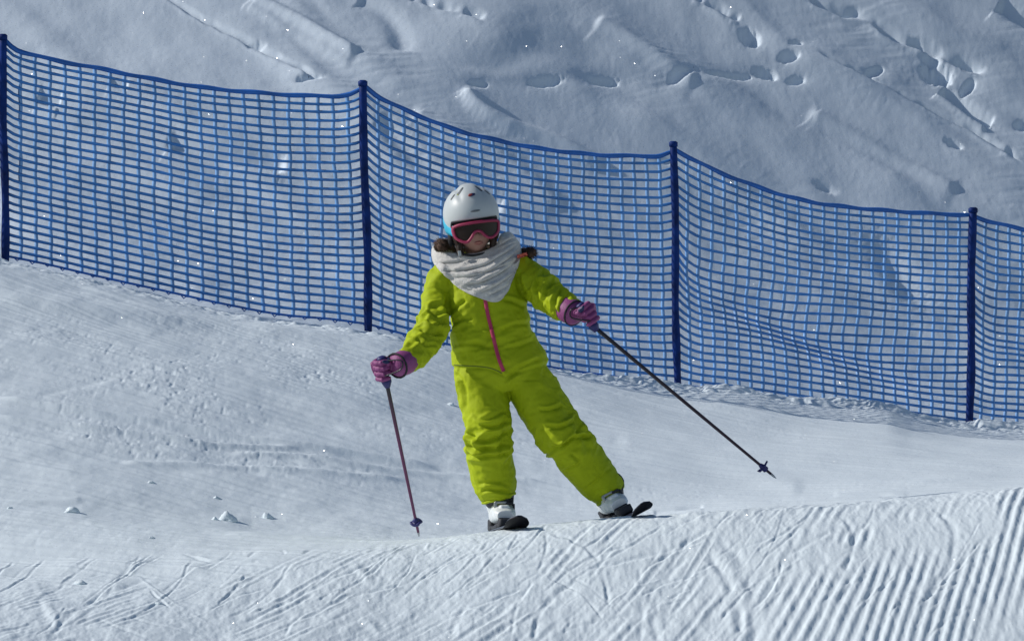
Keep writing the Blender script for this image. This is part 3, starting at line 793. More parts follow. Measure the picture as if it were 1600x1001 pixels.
# ---- head -------------------------------------------------------------
ROLL = math.radians(8); 
HC = W(738, 345, D0-.02)
RX = Matrix.Rotation(-ROLL, 3, 'Y') @ Matrix.Rotation(math.radians(3), 3, 'X') @ Matrix.Rotation(math.radians(7), 3, 'Z')
def H(x, y, z): return HC + RX @ Vector((x, y, z))
mbh = MB(); vs = []; fs = []; n, m = 64, 48
for i in range(m+1):
    th = math.pi*i/m
    for j in range(n):
        phh = 2*math.pi*j/n
        x = math.sin(th)*math.cos(phh); y = math.sin(th)*math.sin(phh); z = math.cos(th)
        X, Y, Z = .073*x, .090*y, .112*z-.012
        low = max(0, -z)
        X *= 1-.30*low**2; Y *= 1-.10*low**2
        if y < 0:
            fr = -y
            g = lambda cx_, cz_, sx, sz: math.exp(-((X-cx_)/sx)**2-((Z-cz_)/sz)**2)
            dy = 0
            dy -= .014*g(0, -.052, .0095, .010) + .008*g(0, -.035, .007, .018)      # nose
            dy -= .004*(g(.010, -.056, .006, .006)+g(-.010, -.056, .006, .006))       # nostrils' wings
            dy -= .0075*g(0, -.0815, .018, .0045)                                       # lips
            dy += .0040*g(0, -.0815, .016, .0012)
            dy -= .004*g(0, -.108, .016, .011)                                        # chin
            dy -= .005*(g(.036, -.060, .018, .016)+g(-.036, -.060, .018, .016))       # cheeks
            dy += .010*(g(.030, -.020, .015, .011)+g(-.030, -.020, .015, .011))       # eye sockets
            dy -= .004*(g(.030, -.020, .008, .006)+g(-.030, -.020, .008, .006))
            Y += dy*min(1, fr*2)
        vs.append(H(X, Y, Z))
for i in range(m):
    for j in range(n): fs.append((i*n+j, (i+1)*n+j, (i+1)*n+(j+1) % n, i*n+(j+1) % n))
mbh.add(vs, fs)
# neck and shoulders root in the same skin
mbh.loft([(H(0, .01, -.06), .045, .05), (H(0, .018, -.115), .040, .044), (W(747, 402, D0+.02), .042, .046), (W(750, 420, D0+.02), .075, .06), (W(752, 440, D0+.015), .10, .07)], 28)
for s in (-1, 1): mbh.ball(H(s*.074, .008, -.03), (.010, .018, .028), 14)
bd = mbh.remeshed('body', .0026, 1, .4)
body = link('body', bd, M['skin'], skier)
bhead = BVHTree.FromPolygons([Vector(c) for c in get_co(bd)], [tuple(p.vertices) for p in bd.polygons])
# lips
lp = MB()
for up in (0, 1):
    pts = []
    for i in range(9):
        t = i/8*2-1; p = H(t*.017, -.1, -.0795-.0045*up+(.0015*(1-t*t))*(-1 if up else 1))
        dr = p.normalized(); h = bhead.ray_cast(Vector((0, 0, 0)), dr)
        pts.append((h[0] if h[0] is not None else p)-dr*.0002)
    lp.tube(pts, [.0009+.0019*(1-(i/4-1)**2) for i in range(9)], 8)
lp.build('lips', M['lips'], body)

# hair: locks down both sides of the face, under the helmet
hr = MB()
for s in (-1, 1):
    for q in range(26):
        a = random.uniform(0, 1); x0 = s*(.070+.012*random.random()); y0 = -.045+.10*a
        pts = [H(x0, y0, .005), H(x0+s*.004, y0-.002, -.03), H(x0-s*.002+random.uniform(-.003, .003), y0+.004, -.07), H(x0-s*(.012+.01*random.random()), y0+.01, -.115-.02*random.random())]
        pts = [Vector(p) for p in catmull([tuple(p) for p in pts], 4)]
        hr.tube(pts, [.0048*(1-.6*i/len(pts)) for i in range(len(pts))], 6)
for s in (-1, 1): hr.ball(H(s*.070, .01, -.015), (.016, .055, .03), 16)
hr.tube([H(.072*math.sin(a), .08*math.cos(a)*1.0+.005, -.05-.03*math.cos(a)) for a in np.linspace(-1.7, 1.7, 20)], .022, 12)
for s in (-1, 1): hr.ball(H(s*.064, -.022, -.088), (.014, .022, .042), 14)
hr.build('hair', M['hair'], skier)

# helmet shell ---------------------------------------------------------
def hel(az, el, off=0.0):
    """az 0 = front, el from the equator; slightly squared dome with a raised crown"""
    a, b, c = .1045+off, .124+off, .109+off
    ce, se = math.cos(el), math.sin(el)
    x = a*ce*math.sin(az); y = -b*ce*math.cos(az); z = c*se
    # crown ridge: a broad raised spine front to back with shallow channels beside it
    if se > 0:
        k = math.exp(-(x/.030)**4)*sst(.35, .75, se)
        x2 = abs(x)
        z += .0055*k - .0035*math.exp(-((x2-.043)/.008)**2)*sst(.3, .7, se)
    return x, y+.010, z+.027
def sst(a, b, x):
    t = min(1, max(0, (x-a)/(b-a))); return t*t*(3-2*t)
def el_low(az):
    """lower edge: high over the face, down over ears and nape"""
    a = abs((az+math.pi) % (2*math.pi)-math.pi)
    e = -.17 + (-.52)*sst(.95, 1.35, a) + .10*sst(2.0, 2.7, a)
    return e
n, m = 96, 40; vs = []; fs = []
for i in range(m+1):
    for j in range(n):
        az = 2*math.pi*j/n; e0 = el_low(az); el = math.pi/2 + (e0-math.pi/2)*(i/m)
        vs.append(H(*hel(az, el)))
for i in range(m):
    for j in range(n): fs.append((i*n+j, (i+1)*n+j, (i+1)*n+(j+1) % n, i*n+(j+1) % n))
helmet = mesh_obj('helmet', vs, fs, M['shell'], skier)
sd = helmet.modifiers.new('thick', 'SOLIDIFY'); sd.thickness = .009; sd.offset = -1
# black rubber rim and foam liner
rb = MB(); rb.tube([H(*hel(2*math.pi*j/96, el_low(2*math.pi*j/96)-.02, -.004)) for j in range(97)], .0052, 8, cap=False)
rb.build('rim', M['dark'], helmet)
fo = MB()
for k in range(3):
    fo.tube([H(*hel(t, -.30-.045*k, -.011-.003*k)) for t in np.linspace(-1.15, 1.15, 30)], .0058, 8)
fo.build('liner', M['dark'], helmet)
# ear pads
ep = MB()
for s in (-1, 1): ep = MB(); ep.ball(H(s*.086, .012, -.045), (.013, .033, .040), 20); ep.build('ear_pad', M['dark'], helmet)
def shell_patch(name, az, el, ra, re, m_, off=.0012, rot=0, power=2, parent=None, n=26, dome=.0015):
    vs = []; 
    for rr in (0, .5, .85, 1.0):
        for j in range(n):
            q = 2*math.pi*j/n; a_ = rr*math.copysign(abs(math.cos(q))**(2/power), math.cos(q))*ra; e_ = rr*math.copysign(abs(math.sin(q))**(2/power), math.sin(q))*re
            aa = a_*math.cos(rot)-e_*math.sin(rot); ee = a_*math.sin(rot)+e_*math.cos(rot)
            vs.append(H(*hel(az+aa/max(.2, math.cos(el)), el+ee, off+dome*(1-rr*rr) if rr < 1 else -.002)))
    fs = [(i*n+j, i*n+(j+1) % n, (i+1)*n+(j+1) % n, (i+1)*n+j) for i in range(3) for j in range(n)]
    return mesh_obj(name, vs, fs, m_, parent or helmet)
# badges: a small red / navy oval high on the front, a grey oval low on the brow
bg1 = shell_patch('badge', .02, .66, .14, .050, M['navy'], rot=.15, off=.003)
shell_patch('badge_field', -.05, .652, .085, .042, M['red'], rot=.15, off=.0045, parent=bg1)
shell_patch('badge', .03, .10, .20, .040, M['chrome'], rot=.02, off=.0015)
# vents
for s in (-1, 1):
    shell_patch('vent', s*.62, .98, .075, .17, M['vent'], off=.0004, rot=s*.5, power=3)
    shell_patch('vent', s*.98, .72, .045, .14, M['vent'], off=.0004, rot=s*.35, power=3)
shell_patch('sticker', -.72, .83, .035, .03, M['green'], off=.001)
# goggles --------------------------------------------------------------
def GY(x): return -.1215 + 3.9*x*x + 60*x**4
def GP(x, z, out=0.0): return H(x, GY(x)-out+ (-.10)*(z+.03)*0.3, z)
outer = [(-.089, -.008), (-.060, -.001), (0, .001), (.060, -.001), (.089, -.008), (.091, -.028), (.084, -.052), (.062, -.070), (.040, -.072), (.022, -.060), (.010, -.046), (0, -.042),
         (-.010, -.046), (-.022, -.062), (-.040, -.077), (-.060, -.075), (-.084, -.056), (-.092, -.028)]
oc = [p for p in catmull(outer+[outer[0]], 6)][:-1]
def inset(P, w_):
    n_ = len(P); out = []
    for i in range(n_):
        t = P[(i+1) % n_]-P[i-1]; t = t/np.linalg.norm(t); out.append(P[i]+np.array([t[1], -t[0]])*w_)
    return out
area = sum(oc[i][0]*oc[(i+1) % len(oc)][1]-oc[(i+1) % len(oc)][0]*oc[i][1] for i in range(len(oc)))
sg_ = 1 if area < 0 else -1
rings = [(0, -.012), (0, .002), (.003*sg_, .006), (.008*sg_, .006), (.0105*sg_, .002), (.0105*sg_, -.004)]
vs = []; n = len(oc)
for ins, out in rings:
    for p in inset(oc, ins): vs.append(GP(p[0], p[1], out))
fs = [(i*n+j, i*n+(j+1) % n, (i+1)*n+(j+1) % n, (i+1)*n+j) for i in range(len(rings)-1) for j in range(n)]
gog = mesh_obj('goggles', vs, fs, M['pinkf'], skier)
ip = inset(oc, .010*sg_); vs = []; fs = []; K = 6
for k in range(K+1):
    for p in ip:
        q = p*(1-k/K)+np.array([0, -.022])*(k/K); vs.append(GP(q[0], q[1], .0005))
fs = [(i*n+j, i*n+(j+1) % n, (i+1)*n+(j+1) % n, (i+1)*n+j) for i in range(K) for j in range(n)]
mesh_obj('lens', vs, fs, M['lens'], gog)
# face foam behind the frame
vs = []
for ins, out in ((.0, -.010), (.001*sg_, -.022), (.006*sg_, -.030)):
    for p in inset(oc, ins): vs.append(GP(p[0]*.98, p[1], out))
fs = [(i*n+j, i*n+(j+1) % n, (i+1)*n+(j+1) % n, (i+1)*n+j) for i in range(2) for j in range(n)]
mesh_obj('foam', vs, fs, M['dark'], gog)
# turquoise strap: from the frame round the outside of the helmet
st = MB()
for s in (-1, 1):
    ctr = []
    for i in range(26):
        t = i/25; az = s*(.80+2.34*t)
        x, y, z = hel(az, -.50+.42*sst(.1, .6, t), .0045)
        if t < .12:
            g = Vector((s*.089, GY(.089)+.004, -.030)); k = t/.12; x, y, z = g.x*(1-k)+x*k, g.y*(1-k)+y*k, g.z*(1-k)+z*k
        ctr.append((x, y, z))
    vs = []
    for i, (x, y, z) in enumerate(ctr):
        hh = .020+.002*math.sin(i)
        for dz, o_ in ((hh, 0), (hh*.4, .0015), (-hh*.4, .0015), (-hh, 0), (-hh, -.002), (hh, -.002)):
            r = math.hypot(x, y); vs.append(H(x*(1+o_/r), y*(1+o_/r), z+dz))
    fs = [(i*6+j, i*6+(j+1) % 6, (i+1)*6+(j+1) % 6, (i+1)*6+j) for i in range(25) for j in range(6)]
    st.add(vs, fs)
st.build('strap', M['strap'], gog)
# chin strap with a pale buckle
cs = MB(); cs.tube([Vector(p) for p in catmull([tuple(H(-.080, -.005, -.075)), tuple(H(-.066, -.035, -.108)), tuple(H(-.035, -.045, -.124)), tuple(H(0, -.05, -.126)), tuple(H(.04, -.042, -.118)), tuple(H(.075, -.01, -.075))], 6)], .0045, 8)
cso = cs.build('chin_strap', M['dark'], helmet)
bk = MB(); bk.box(H(-.070, -.050, -.112), RX@Vector((.006, .002, 0)), RX@Vector((0, .004, 0)), RX@Vector((0, 0, .010)), .3); bk.build('buckle', M['shell'], cso)

# ---- fur-trimmed hood lying on the shoulders --------------------------
hood_path = [W(690, 388, D0-.05), W(688, 384, D0+.05), W(702, 384, D0+.12), W(748, 392, D0+.16), W(800, 398, D0+.13), W(829, 396, D0+.05), W(826, 401, D0-.0)]
hp = [Vector(p) for p in catmull([tuple(p) for p in hood_path], 8)]
hd_ = MB(); hd_.tube(hp, [.002+.018*math.sin(math.pi*i/(len(hp)-1)) for i in range(len(hp))], 16)
hood = hd_.build('hood', M['fur'], suit_o)
fr_ = MB()
for i in range(1500):
    k = random.uniform(0, len(hp)-1.01); a = int(k); p = hp[a].lerp(hp[a+1], k-a)
    dv = Vector((random.gauss(0, 1), random.gauss(0, 1), random.gauss(0, 1)+.5)).normalized()
    b0 = p+dv*.016+Vector((0, 0, .004)); L = random.uniform(.010, .021); sd_ = dv.cross(Vector((random.random(), random.random(), random.random()))).normalized()*.0016
    tip = b0+dv*L+Vector((random.uniform(-.005, .005), 0, -.003))
    fr_.add([b0-sd_, b0+sd_, tip, b0+dv*.001+sd_.cross(dv)*1.2], [(0, 1, 2), (1, 3, 2), (3, 0, 2)])
fr_.tube([p+Vector((0, 0, .004)) for p in hp], [.0135+.008*math.sin(math.pi*i/(len(hp)-1)) for i in range(len(hp))], 14)
fr_.build('fur_trim', M['fur'], hood)

# ---- scarf ------------------------------------------------------------
top = [(677, 384), (683, 394), (698, 395), (722, 397), (745, 396), (763, 390), (776, 383), (783, 367), (797, 364), (811, 380)]
mid = [(675, 398), (684, 412), (702, 424), (726, 434), (752, 438), (776, 432), (793, 416), (802, 400), (809, 388), (813, 388)]
bot = [(679, 412), (689, 423), (703, 437), (720, 452), (745, 464), (774, 472), (789, 461), (800, 439), (808, 418), (814, 396)]
tf, mf, bf = catmull(top, 8), catmull(mid, 8), catmull(bot, 8)
NF = len(tf); NB = 40; NV = 84; vs = []
SCF = [((682, 412), (800, 372), -12, .011), ((694, 424), (806, 384), -13, .013), ((712, 434), (808, 394), -11, .010), ((728, 446), (806, 408), -8, .012),
       ((744, 458), (800, 428), -5, .009), ((690, 404), (790, 372), -13, .008), ((756, 464), (792, 446), -2, .006)]
def chest_y(uu, vv):
    h = bvh.ray_cast(Vector((0, 0, 0)), W(uu, vv, 1).normalized()); return h[0].y if h[0] is not None else None
for r in range(NV+1):
    s = r/NV
    row = []
    for i in range(NF):
        a = i/(NF-1); ang = (a-.5)*math.pi
        # quadratic between the three rims
        P = tf[i]*(1-s)*(1-2*s)+mf[i]*4*s*(1-s)+bf[i]*s*(2*s-1)
        ru = 70 if True else 0
        dep = D0+.055-(.105+.050*math.sin(math.pi*min(1, s*1.15))**.8)*math.cos(ang)**.65 if abs(math.cos(ang)) > 1e-6 else D0+.055
        cy = chest_y(P[0], P[1])
        if cy is not None and s > .35: dep = min(dep, cy-.010-.012*(1-s)) if s < .8 else min(dep+.2*(s-.8), cy-.009)
        # folds sweep from low left to high right, sharp creases between soft rolls
        c_ = (P[1]-400)*1.0 + (P[0]-745)*.42 + 5*float(n2(np.array(P[0]/50.), np.array(P[1]/30.), 91))
        c_ *= 1+.004*(P[0]-745)
        fl = float(n2(np.array(c_/8.0), np.array(P[0]/200.), 92)); fl2 = float(n2(np.array(c_/3.8), np.array(P[0]/110.), 93))
        fd = .006*(1-2*abs(fl)) + .0025*fl2
        for (q0, q1, q2, dp_) in SCF:
            yl = q0[1]+(P[0]-q0[0])*(q1[1]-q0[1])/(q1[0]-q0[0]) - q2*math.sin(math.pi*min(1, max(0, (P[0]-q0[0])/(q1[0]-q0[0]))))
            if q0[0]-8 < P[0] < q1[0]+8:
                e_ = sst(q0[0]-8, q0[0]+14, P[0])*sst(q1[0]+8, q1[0]-10, P[0]) if q1[0] > q0[0] else 0
                dy_ = P[1]-yl; dp_ = dp_*.8; fd += e_*(-dp_*math.exp(-(dy_/1.7)**2)+dp_*.75*math.exp(-((dy_+4.2)/3.0)**2))
        edge = min(1, s*7)*min(1, (1-s)*7)
        dep -= fd*edge
        row.append(W(P[0], P[1], dep))
    # round the back of the neck
    L_, R_ = row[-1], row[0]
    for j in range(1, NB):
        t = j/NB; ang = math.pi*t
        p = L_.lerp(R_, t)+Vector((0, .115*math.sin(ang), .012*math.sin(ang)))
        p += Vector((0, 1, 0))*.006*math.sin(s*22+3*t)
        row.append(p)
    vs += row
n = NF+NB-1
fs = [(i*n+j, i*n+(j+1) % n, (i+1)*n+(j+1) % n, (i+1)*n+j) for i in range(NV) for j in range(n)]
scarf = mesh_obj('scarf', vs, fs, M['scarf'], skier)
s_ = scarf.modifiers.new('s', 'SMOOTH'); s_.iterations = 1; s_.factor = .4
s_ = scarf.modifiers.new('thick', 'SOLIDIFY'); s_.thickness = .007; s_.offset = 0

# ---- gloves -----------------------------------------------------------
def glove(wrist, grip_c, ax, palm_n, sign, name_mat=M['glove']):
    """fist closed round a pole grip. ax: grip axis pointing up the pole; palm_n: from the grip to the back of the hand"""
    ax = ax.normalized(); pn = (palm_n-ax*palm_n.dot(ax)).normalized(); kn = ax.cross(pn)*sign      # knuckle side
    g = MB(); R = .021
    back = grip_c+pn*.030
    wr = Vector(wrist)
    # palm / back of hand block, then into the wrist
    pc = back-kn*.006
    g.loft([(wr, .027, .024), (wr.lerp(pc, .45), .031, .025), (pc, .037, .023), (pc+(pc-wr).normalized()*.016, .034, .019)], 20, side=pn)
    for i, (L, r) in enumerate(((.94, .0098), (1.0, .0103), (.96, .0100), (.82, .0090))):
        off = ax*(.032-.0212*i); pts = []
        for q in range(15):
            t = q/14; a = math.radians(-30+ (232*L)*t)            # from the back over the knuckles and round
            rr = R*(1.30-.28*t) + (.003 if q in (4, 9) else 0)
            pts.append(grip_c+off+pn*rr*math.cos(a)+kn*rr*math.sin(a))
        g.tube(pts, [r*(1.05 if q in (4, 9) else 1.0)*(1-.16*max(0, (q-11)/3)) for q in range(15)], 10)
        g.ball(pts[-1], r*.84, 10)
        g.ball(pts[4], r*1.12, 10)
    # thumb leaves the side of the palm and closes over the fingers
    tb = [pc-kn*.018+ax*.012, grip_c-kn*.026+ax*.026+pn*.006, grip_c-kn*.022+ax*.031-pn*.012, grip_c-kn*.004+ax*.030-pn*.028, grip_c+kn*.010+ax*.024-pn*.030]
    tb = [Vector(p) for p in catmull([tuple(p) for p in tb], 4)]
    g.tube(tb, [.0125-.003*i/len(tb) for i in range(len(tb))], 10); g.ball(tb[-1], .0092, 10)
    me = g.remeshed('glove', .0017, 1, .3)
    c = get_co(me); nn = get_no(me)
    c += nn*(.0009*n3(c[:, 0]*70, c[:, 1]*70, c[:, 2]*70, 7)+.0006*n3(c[:, 0]*160, c[:, 1]*160, c[:, 2]*160, 8))[:, None]; set_co(me, c)
    o = link('glove', me, name_mat, skier)
    return o, BVHTree.FromPolygons([Vector(q) for q in get_co(me)], [tuple(p.vertices) for p in me.polygons])
def glove_patch(name, tree, uu, vv, ru, rv, m_, parent, rot=0, lift=.002):
    n_ = 20; vs = []
    for rr in (0, .5, .9, 1.0):
        for j in range(n_):
            q = 2*math.pi*j/n_; a, b = rr*ru*math.cos(q), rr*rv*math.sin(q)
            c, _ = on_front(tree, uu+a*math.cos(rot)-b*math.sin(rot), vv+a*math.sin(rot)+b*math.cos(rot), lift if rr < 1 else -.001, D0-.3); vs.append(c)
    fs = [(i*n_+j, (i+1)*n_+j, (i+1)*n_+(j+1) % n_, i*n_+(j+1) % n_) for i in range(3) for j in range(n_)]
    return mesh_obj(name, vs, fs, m_, parent)
def cuff(secs, m_, parent, name='cuff', n=26):
    q = MB(); k = len(secs); rings_ = []
    q.loft(secs, n); o = q.build(name, m_, parent); return o

# poles -----------------------------------------------------------------
def pole(gt, gb, tip, label, smat, star, basket_r):
    """gt/gb: top and bottom of the grip, tip: the point in or over the snow"""
    root = empty('ski_pole', tip, label, 'ski pole', 'pair of ski poles')
    ax = (gb-tip).normalized(); L = (gb-tip).length
    sh = MB(); N = 20
    sh.tube([gb.lerp(tip, i/N*.97) for i in range(N+1)], [.0078-.0026*i/N for i in range(N+1)], 12); so_ = sh.build('shaft', smat, root)
    g = MB(); ga = (gt-gb).normalized(); GL = (gt-gb).length
    prof = [(-.02, .0105), (0, .019), (.008, .0195), (.016, .0135), (.3*GL, .0145), (.5*GL, .0135), (.75*GL, .0145), (GL-.018, .0145), (GL-.008, .0185), (GL, .0175), (GL+.004, .010)]
    g.tube([gb+ga*a for a, r in prof], [r for a, r in prof], 16); go = g.build('grip', M['polen'], root)
    t = MB(); t.tube([tip+ax*.035, tip+ax*.012, tip], [.0052, .0040, .0008], 10); t.build('tip', M['steel'], root)
    # basket: hub, arms and rim
    bc = tip+ax*.062; a = ax.orthogonal().normalized(); b = ax.cross(a)
    k = MB(); k.tube([bc+ax*.020, bc+ax*.008, bc-ax*.012, bc-ax*.016], [.0065, .011, .012, .006], 14)
    if star:
        n_ = 5; vs = []; 
        for sgn in (1, -1):
            for j in range(n_*8):
                q = 2*math.pi*j/(n_*8); r = basket_r*(.42+.58*abs(math.cos(q*n_/2))**5)
                vs.append(bc+(a*math.cos(q)+b*math.sin(q))*r+ax*(.003*sgn+.006*(r/basket_r)))
        c0, c1 = len(vs), len(vs)+1; vs += [bc+ax*.005, bc-ax*.005]; m8 = n_*8
        fs = [(j, (j+1) % m8, m8+(j+1) % m8, m8+j) for j in range(m8)]+[(j, c0, (j+1) % m8) for j in range(m8)]+[(m8+j, m8+(j+1) % m8, c1) for j in range(m8)]
        k.add(vs, fs)
    else:
        k.tube([bc+(a*math.cos(q)+b*math.sin(q))*basket_r+ax*.003*math.sin(3*q) for q in np.linspace(0, 2*math.pi, 33)], .0048, 8, cap=False)
        for j in range(4):
            q = j*math.pi/2+.4; e = a*math.cos(q)+b*math.sin(q); k.tube([bc, bc+e*basket_r], [.007, .0045], 8)
        k.tube([bc+ax*.004, bc-ax*.004], [basket_r*.86, basket_r*.80], 20)
    k.build('basket', M['polen'], root)
    return root, ga
zt = W(606, 600, 1).z*14.7; 
m_sh1 = shaft_mat('left_shaft_paint', -.45, -.25, (.13, .022, .085), (.014, .014, .018))
m_sh2 = shaft_mat('right_shaft_paint', -.42, -.05, (.028, .009, .022), (.012, .010, .018))
# pole on the left of the photograph
tipL = W(655, 838, 14.96); gbL = W(604, 597, 14.68); gtL = W(596, 558, 14.655)
poleL, axL = pole(gtL, gbL, tipL, 'thin plum ski pole planted in the snow, held in the lower glove', m_sh1, False, .020)
tipR = W(1213, 747, 14.9); gbR = W(928, 510, 14.80); gtR = W(917, 472, 14.80)
gtR = gbR + ((gbR-tipR).normalized()*.6+Vector((-.10, -.05, .75)).normalized()*.4).normalized()*.098
poleR, axR = pole(gtR, gbR, tipR, 'dark ski pole held out sideways in the raised glove, its basket in the air', m_sh2, True, .029)
# gloves closed on the grips
gcL = gbL.lerp(gtL, .52); gcR = gbR.lerp(gtR, .52)
wrL = W(627, 567, D0-.335)
gl, tl = glove(wrL, gcL, axL, Vector((-.85, .42, .1)), 1)
c_ = cuff([(W(640, 562, D0-.29), 19*PX, 20*PX), (W(632, 566, D0-.32), 19.5*PX, 20*PX), (W(622, 570, D0-.35), 19*PX, 20*PX), (W(615, 572, D0-.36), 14*PX, 15*PX)], M['glove'], gl)
m_ = MB(); ring(m_, W(620, 571, D0-.352), W(620, 571, D0-.352)-W(636, 563, D0-.31), 19.2*PX, 20.2*PX, .0038); m_.build('wrist_strap', M['dark'], gl)
glove_patch('knuckle_patch', tl, 604, 563, 7, 5.5, M['navy'], gl, rot=-.2)
wrR = W(893, 487, D0-.17)
gr, tr = glove(wrR, gcR, axR, Vector((.75, .45, .35)), -1)
c_ = cuff([(W(884, 481, D0-.13), 20*PX, 20*PX), (W(890, 485, D0-.16), 20.5*PX, 20*PX), (W(898, 489, D0-.18), 20*PX, 19*PX), (W(905, 492, D0-.19), 14*PX, 14*PX)], M['glove'], gr)
m_ = MB(); ring(m_, W(898, 489, D0-.182), W(905, 493, D0-.19)-W(884, 481, D0-.13), 20*PX, 19.5*PX, .0034); m_.build('wrist_strap', M['dark'], gr)
glove_patch('knuckle_patch', tr, 908, 482, 5, 7, M['navy'], gr, rot=.3)
for gt, gb, ws, rt in ((gtL, gbL, wrL, poleL), (gtR, gbR, wrR, poleR)):
    q = MB(); k = [gt, gt+Vector((.012, -.012, -.012)), ws+Vector((0, -.058, .010)), ws+Vector((0, -.055, -.022)), gb.lerp(gt, .25)+Vector((0, -.038, 0))]
    q.tube([Vector(p) for p in catmull([tuple(p) for p in k], 5)], .0028, 6); q.build('wrist_loop', M['poled'], rt)

# ---- skis -------------------------------------------------------------
def ski(boot_uv, boot_d, tip_uv, tip_d, roll, label):
    B = W(*boot_uv, boot_d); Tp = W(*tip_uv, tip_d); f = (Tp-B).normalized()      # forward
    r = f.cross(Vector((0, 0, 1))).normalized(); up = r.cross(f).normalized()
    R = Matrix.Rotation(roll, 3, f); r = R@r; up = R@up
    if r.x > 0: pass
    root = empty('ski', B, label, 'ski', 'pair of skis')
    Lf, Lb = .53, .50; N = 44; vt = []; rows = []
    for i in range(N+1):
        t = i/N; s = -Lb+(Lf+Lb)*t
        wv = .033+.0125*((t-.45)/.5)**2
        if t > .93: wv *= math.sqrt(max(.02, 1-((t-.93)/.07)**2))*.98+.02
        if t < .03: wv *= .75+.25*t/.03
        z = 0.0
        if s > Lf-.15: z = 1.45*(s-(Lf-.15))**2
        if s < -Lb+.05: z = 1.5*(s+Lb-.05)**2
        th = .0045+.006*math.exp(-((t-.5)/.25)**2)
        rows.append((s, wv, z, th))
    def sheet(z0, z1, wsc, name, m_, par):
        vs = []
        for s, wv, z, th in rows:
            c = B+f*s+up*z
            a = z0(th); b = z1(th)
            vs += [c-r*wv*wsc+up*a, c+r*wv*wsc+up*a, c+r*wv*wsc*.97+up*b, c-r*wv*wsc*.97+up*b]
        fs = [(i*4+j, i*4+(j+1) % 4, (i+1)*4+(j+1) % 4, (i+1)*4+j) for i in range(N) for j in range(4)]+[(3, 2, 1, 0), (N*4, N*4+1, N*4+2, N*4+3)]
        return mesh_obj(name, vs, fs, m_, par, smooth=False)
    sheet(lambda th: -.0005, lambda th: th*.55, .985, 'ski_base', M['ski'], root)
    sheet(lambda th: th*.55+.0002, lambda th: th+.0015, .93, 'topsheet', M['skitop'], root)
    for sg in (-1, 1): ed = MB(); ed.tube([B+f*s+up*(z+.0008)+r*sg*wv*.985 for s, wv, z, th in rows[1:-6]], .0009, 6); ed.build('edge', M['steel'], root)
    zt_ = .012
    bi = MB(); bi.box(B+f*.150+up*(zt_+.016), r*.030, f*.034, up*.015, .3); bi.build('toe_piece', M['bootd'], root)
    bi = MB(); bi.box(B+f*.122+up*(zt_+.026), r*.027, f*.012, up*.010, .3)
    bi.build('toe_wing', M['bootd'], root); bi = MB(); bi.box(B-f*.150+up*(zt_+.022), r*.030, f*.036, up*.022, .3)
    bi.build('heel_piece', M['bootd'], root); bi = MB(); bi.box(B+up*(zt_+.004), r*.032, f*.17, up*.005, .3)
    bi.build('plate', M['bootd'], root)
    return B, f, r, up
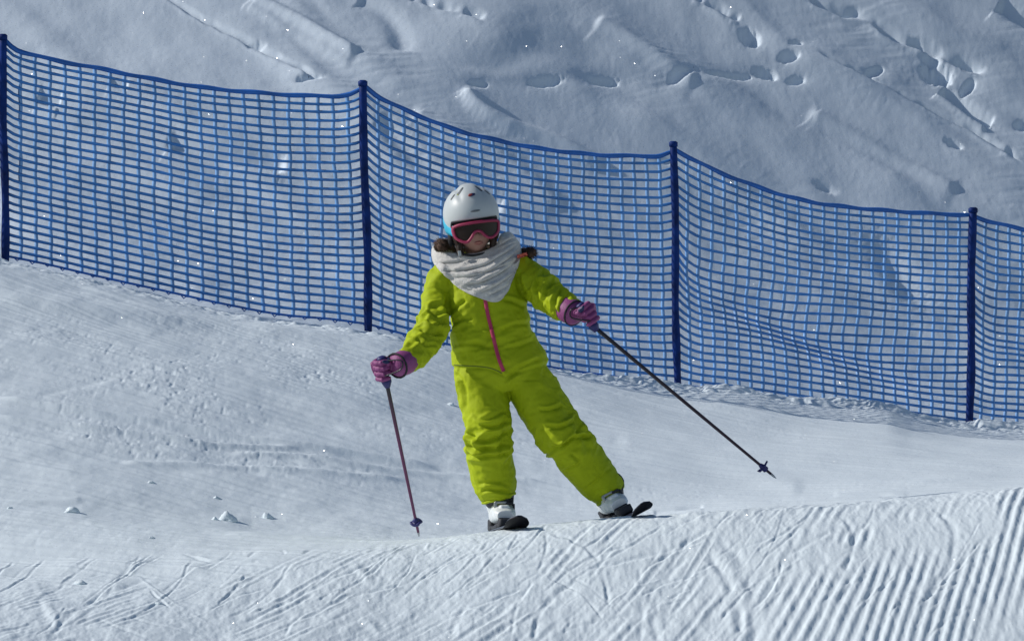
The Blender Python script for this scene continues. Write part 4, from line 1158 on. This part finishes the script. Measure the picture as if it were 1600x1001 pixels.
# ---- boots ------------------------------------------------------------
def boot(B, f, r, up, shaft_top, lab=None):
    """shell follows the sole frame; the cuff leans along the lower leg"""
    z0 = .022; P = lambda a, b, c: B+r*a*1.12+f*b+up*(c*1.15+z0)
    g = MB(); 
    g.loft([(P(0, -.115, .040), .030, .030), (P(0, -.095, .045), .037, .040), (P(0, -.04, .050), .041, .046), (P(0, .02, .047), .043, .040), (P(0, .070, .038), .046, .031),
            (P(0, .105, .032), .042, .026), (P(0, .128, .028), .030, .020)], 28, side=up, power=2.6)
    base = P(0, -.045, .060); ax = (shaft_top-base)
    g.loft([(base-ax*.05, .047, .055), (base+ax*.22, .051, .056), (base+ax*.5, .054, .057), (base+ax*.78, .054, .057), (base+ax*.95, .048, .053)], 28, side=f, power=2.3)
    g.box(P(0, .06, .052), r*.020, f*.050, up*.016, .4)
    me = g.remeshed('ski_boot', .0024, 2, .5)
    c = get_co(me); nn = get_no(me)
    # moulded ridges and the overlap line of the cuff
    loc = c-np.array(base); h_ = loc@np.array(ax/ax.length)
    c += nn*(-.0028*np.exp(-((h_-.012)/.0028)**2)-.0022*np.exp(-((h_-.055)/.0022)**2)+.001*n3(c[:, 0]*45, c[:, 1]*45, c[:, 2]*45, 3))[:, None]
    set_co(me, c)
    o = link('ski_boot', me, M['boot'], skier)
    tr_ = BVHTree.FromPolygons([Vector(q) for q in get_co(me)], [tuple(p.vertices) for p in me.polygons])
    s_ = MB(); s_.loft([(P(0, b_, -.003), a_, h_) for b_, a_, h_ in ((-.130, .028, .009), (-.118, .035, .011), (-.06, .035, .010), (-.05, .031, .006), (.06, .031, .006), (.07, .035, .010), (.125, .034, .011), (.138, .026, .008))], 24, side=up, power=4)
    s_.build('sole', M['bootd'], o)
    # liner tongue and padded top in black
    l = MB(); axn = ax.normalized(); tp = base+ax
    l.loft([(tp-axn*.034, .055, .060), (tp-axn*.012, .057, .063), (tp+axn*.012, .049, .056), (tp+axn*.045, .044, .050)], 26, side=f)
    l.build('liner', M['bootd'], o)
    # power strap edge, buckles with ratchets across the front
    n_ = 0
    for (k, wd, m_) in ((.30, .9, M['buckle']), (.62, .9, M['buckle'])):
        b_ = MB(); d_ = MB(); c0 = base+ax*k+f*.0605
        dx = (r*.94+axn*.22).normalized()
        b_.box(c0, dx*.026, f*.0045, axn*.0060, .3)
        b_.box(c0+dx*.018+f*.006, dx*.014, f*.003, axn*.0075, .3)
        b_.build('buckle', m_, o)
        d_.box(c0-dx*.024-f*.002, dx*.018, f*.0035, axn*.0085, .3); d_.build('ratchet', M['bootd'], o)
    for k, yy in ((.080, .060), (.078, .030)):
        pass
    for yy, zz_ in ((.075, .074), (.030, .096)):
        b_ = MB(); d_ = MB(); c0 = P(.0, yy, zz_)
        b_.box(c0+r*.012, r*.022, f*.006, up*.0045, .3); b_.box(c0+r*.032-up*.012, r*.005, f*.007, up*.014, .3)
        b_.build('buckle', M['buckle'], o)
        d_.box(c0-r*.020-up*.004, r*.014, f*.009, up*.005, .3); d_.box(c0-r*.037-up*.022, r*.004, f*.009, up*.018, .3); d_.build('ratchet', M['bootd'], o)
    return o
Bl = ski((783, 831), 15.0, (812, 821), 14.47, math.radians(-1), 'black ski under the upright leg, its rounded tip lifted just off the snow')
Br = ski((968, 811), 15.0, (1012, 799), 14.47, math.radians(27), 'black ski under the stretched leg, tilted steeply on its edge')
boot(*Bl, W(779, 771, 15.005))
boot(*Br, W(953, 763, 15.005))
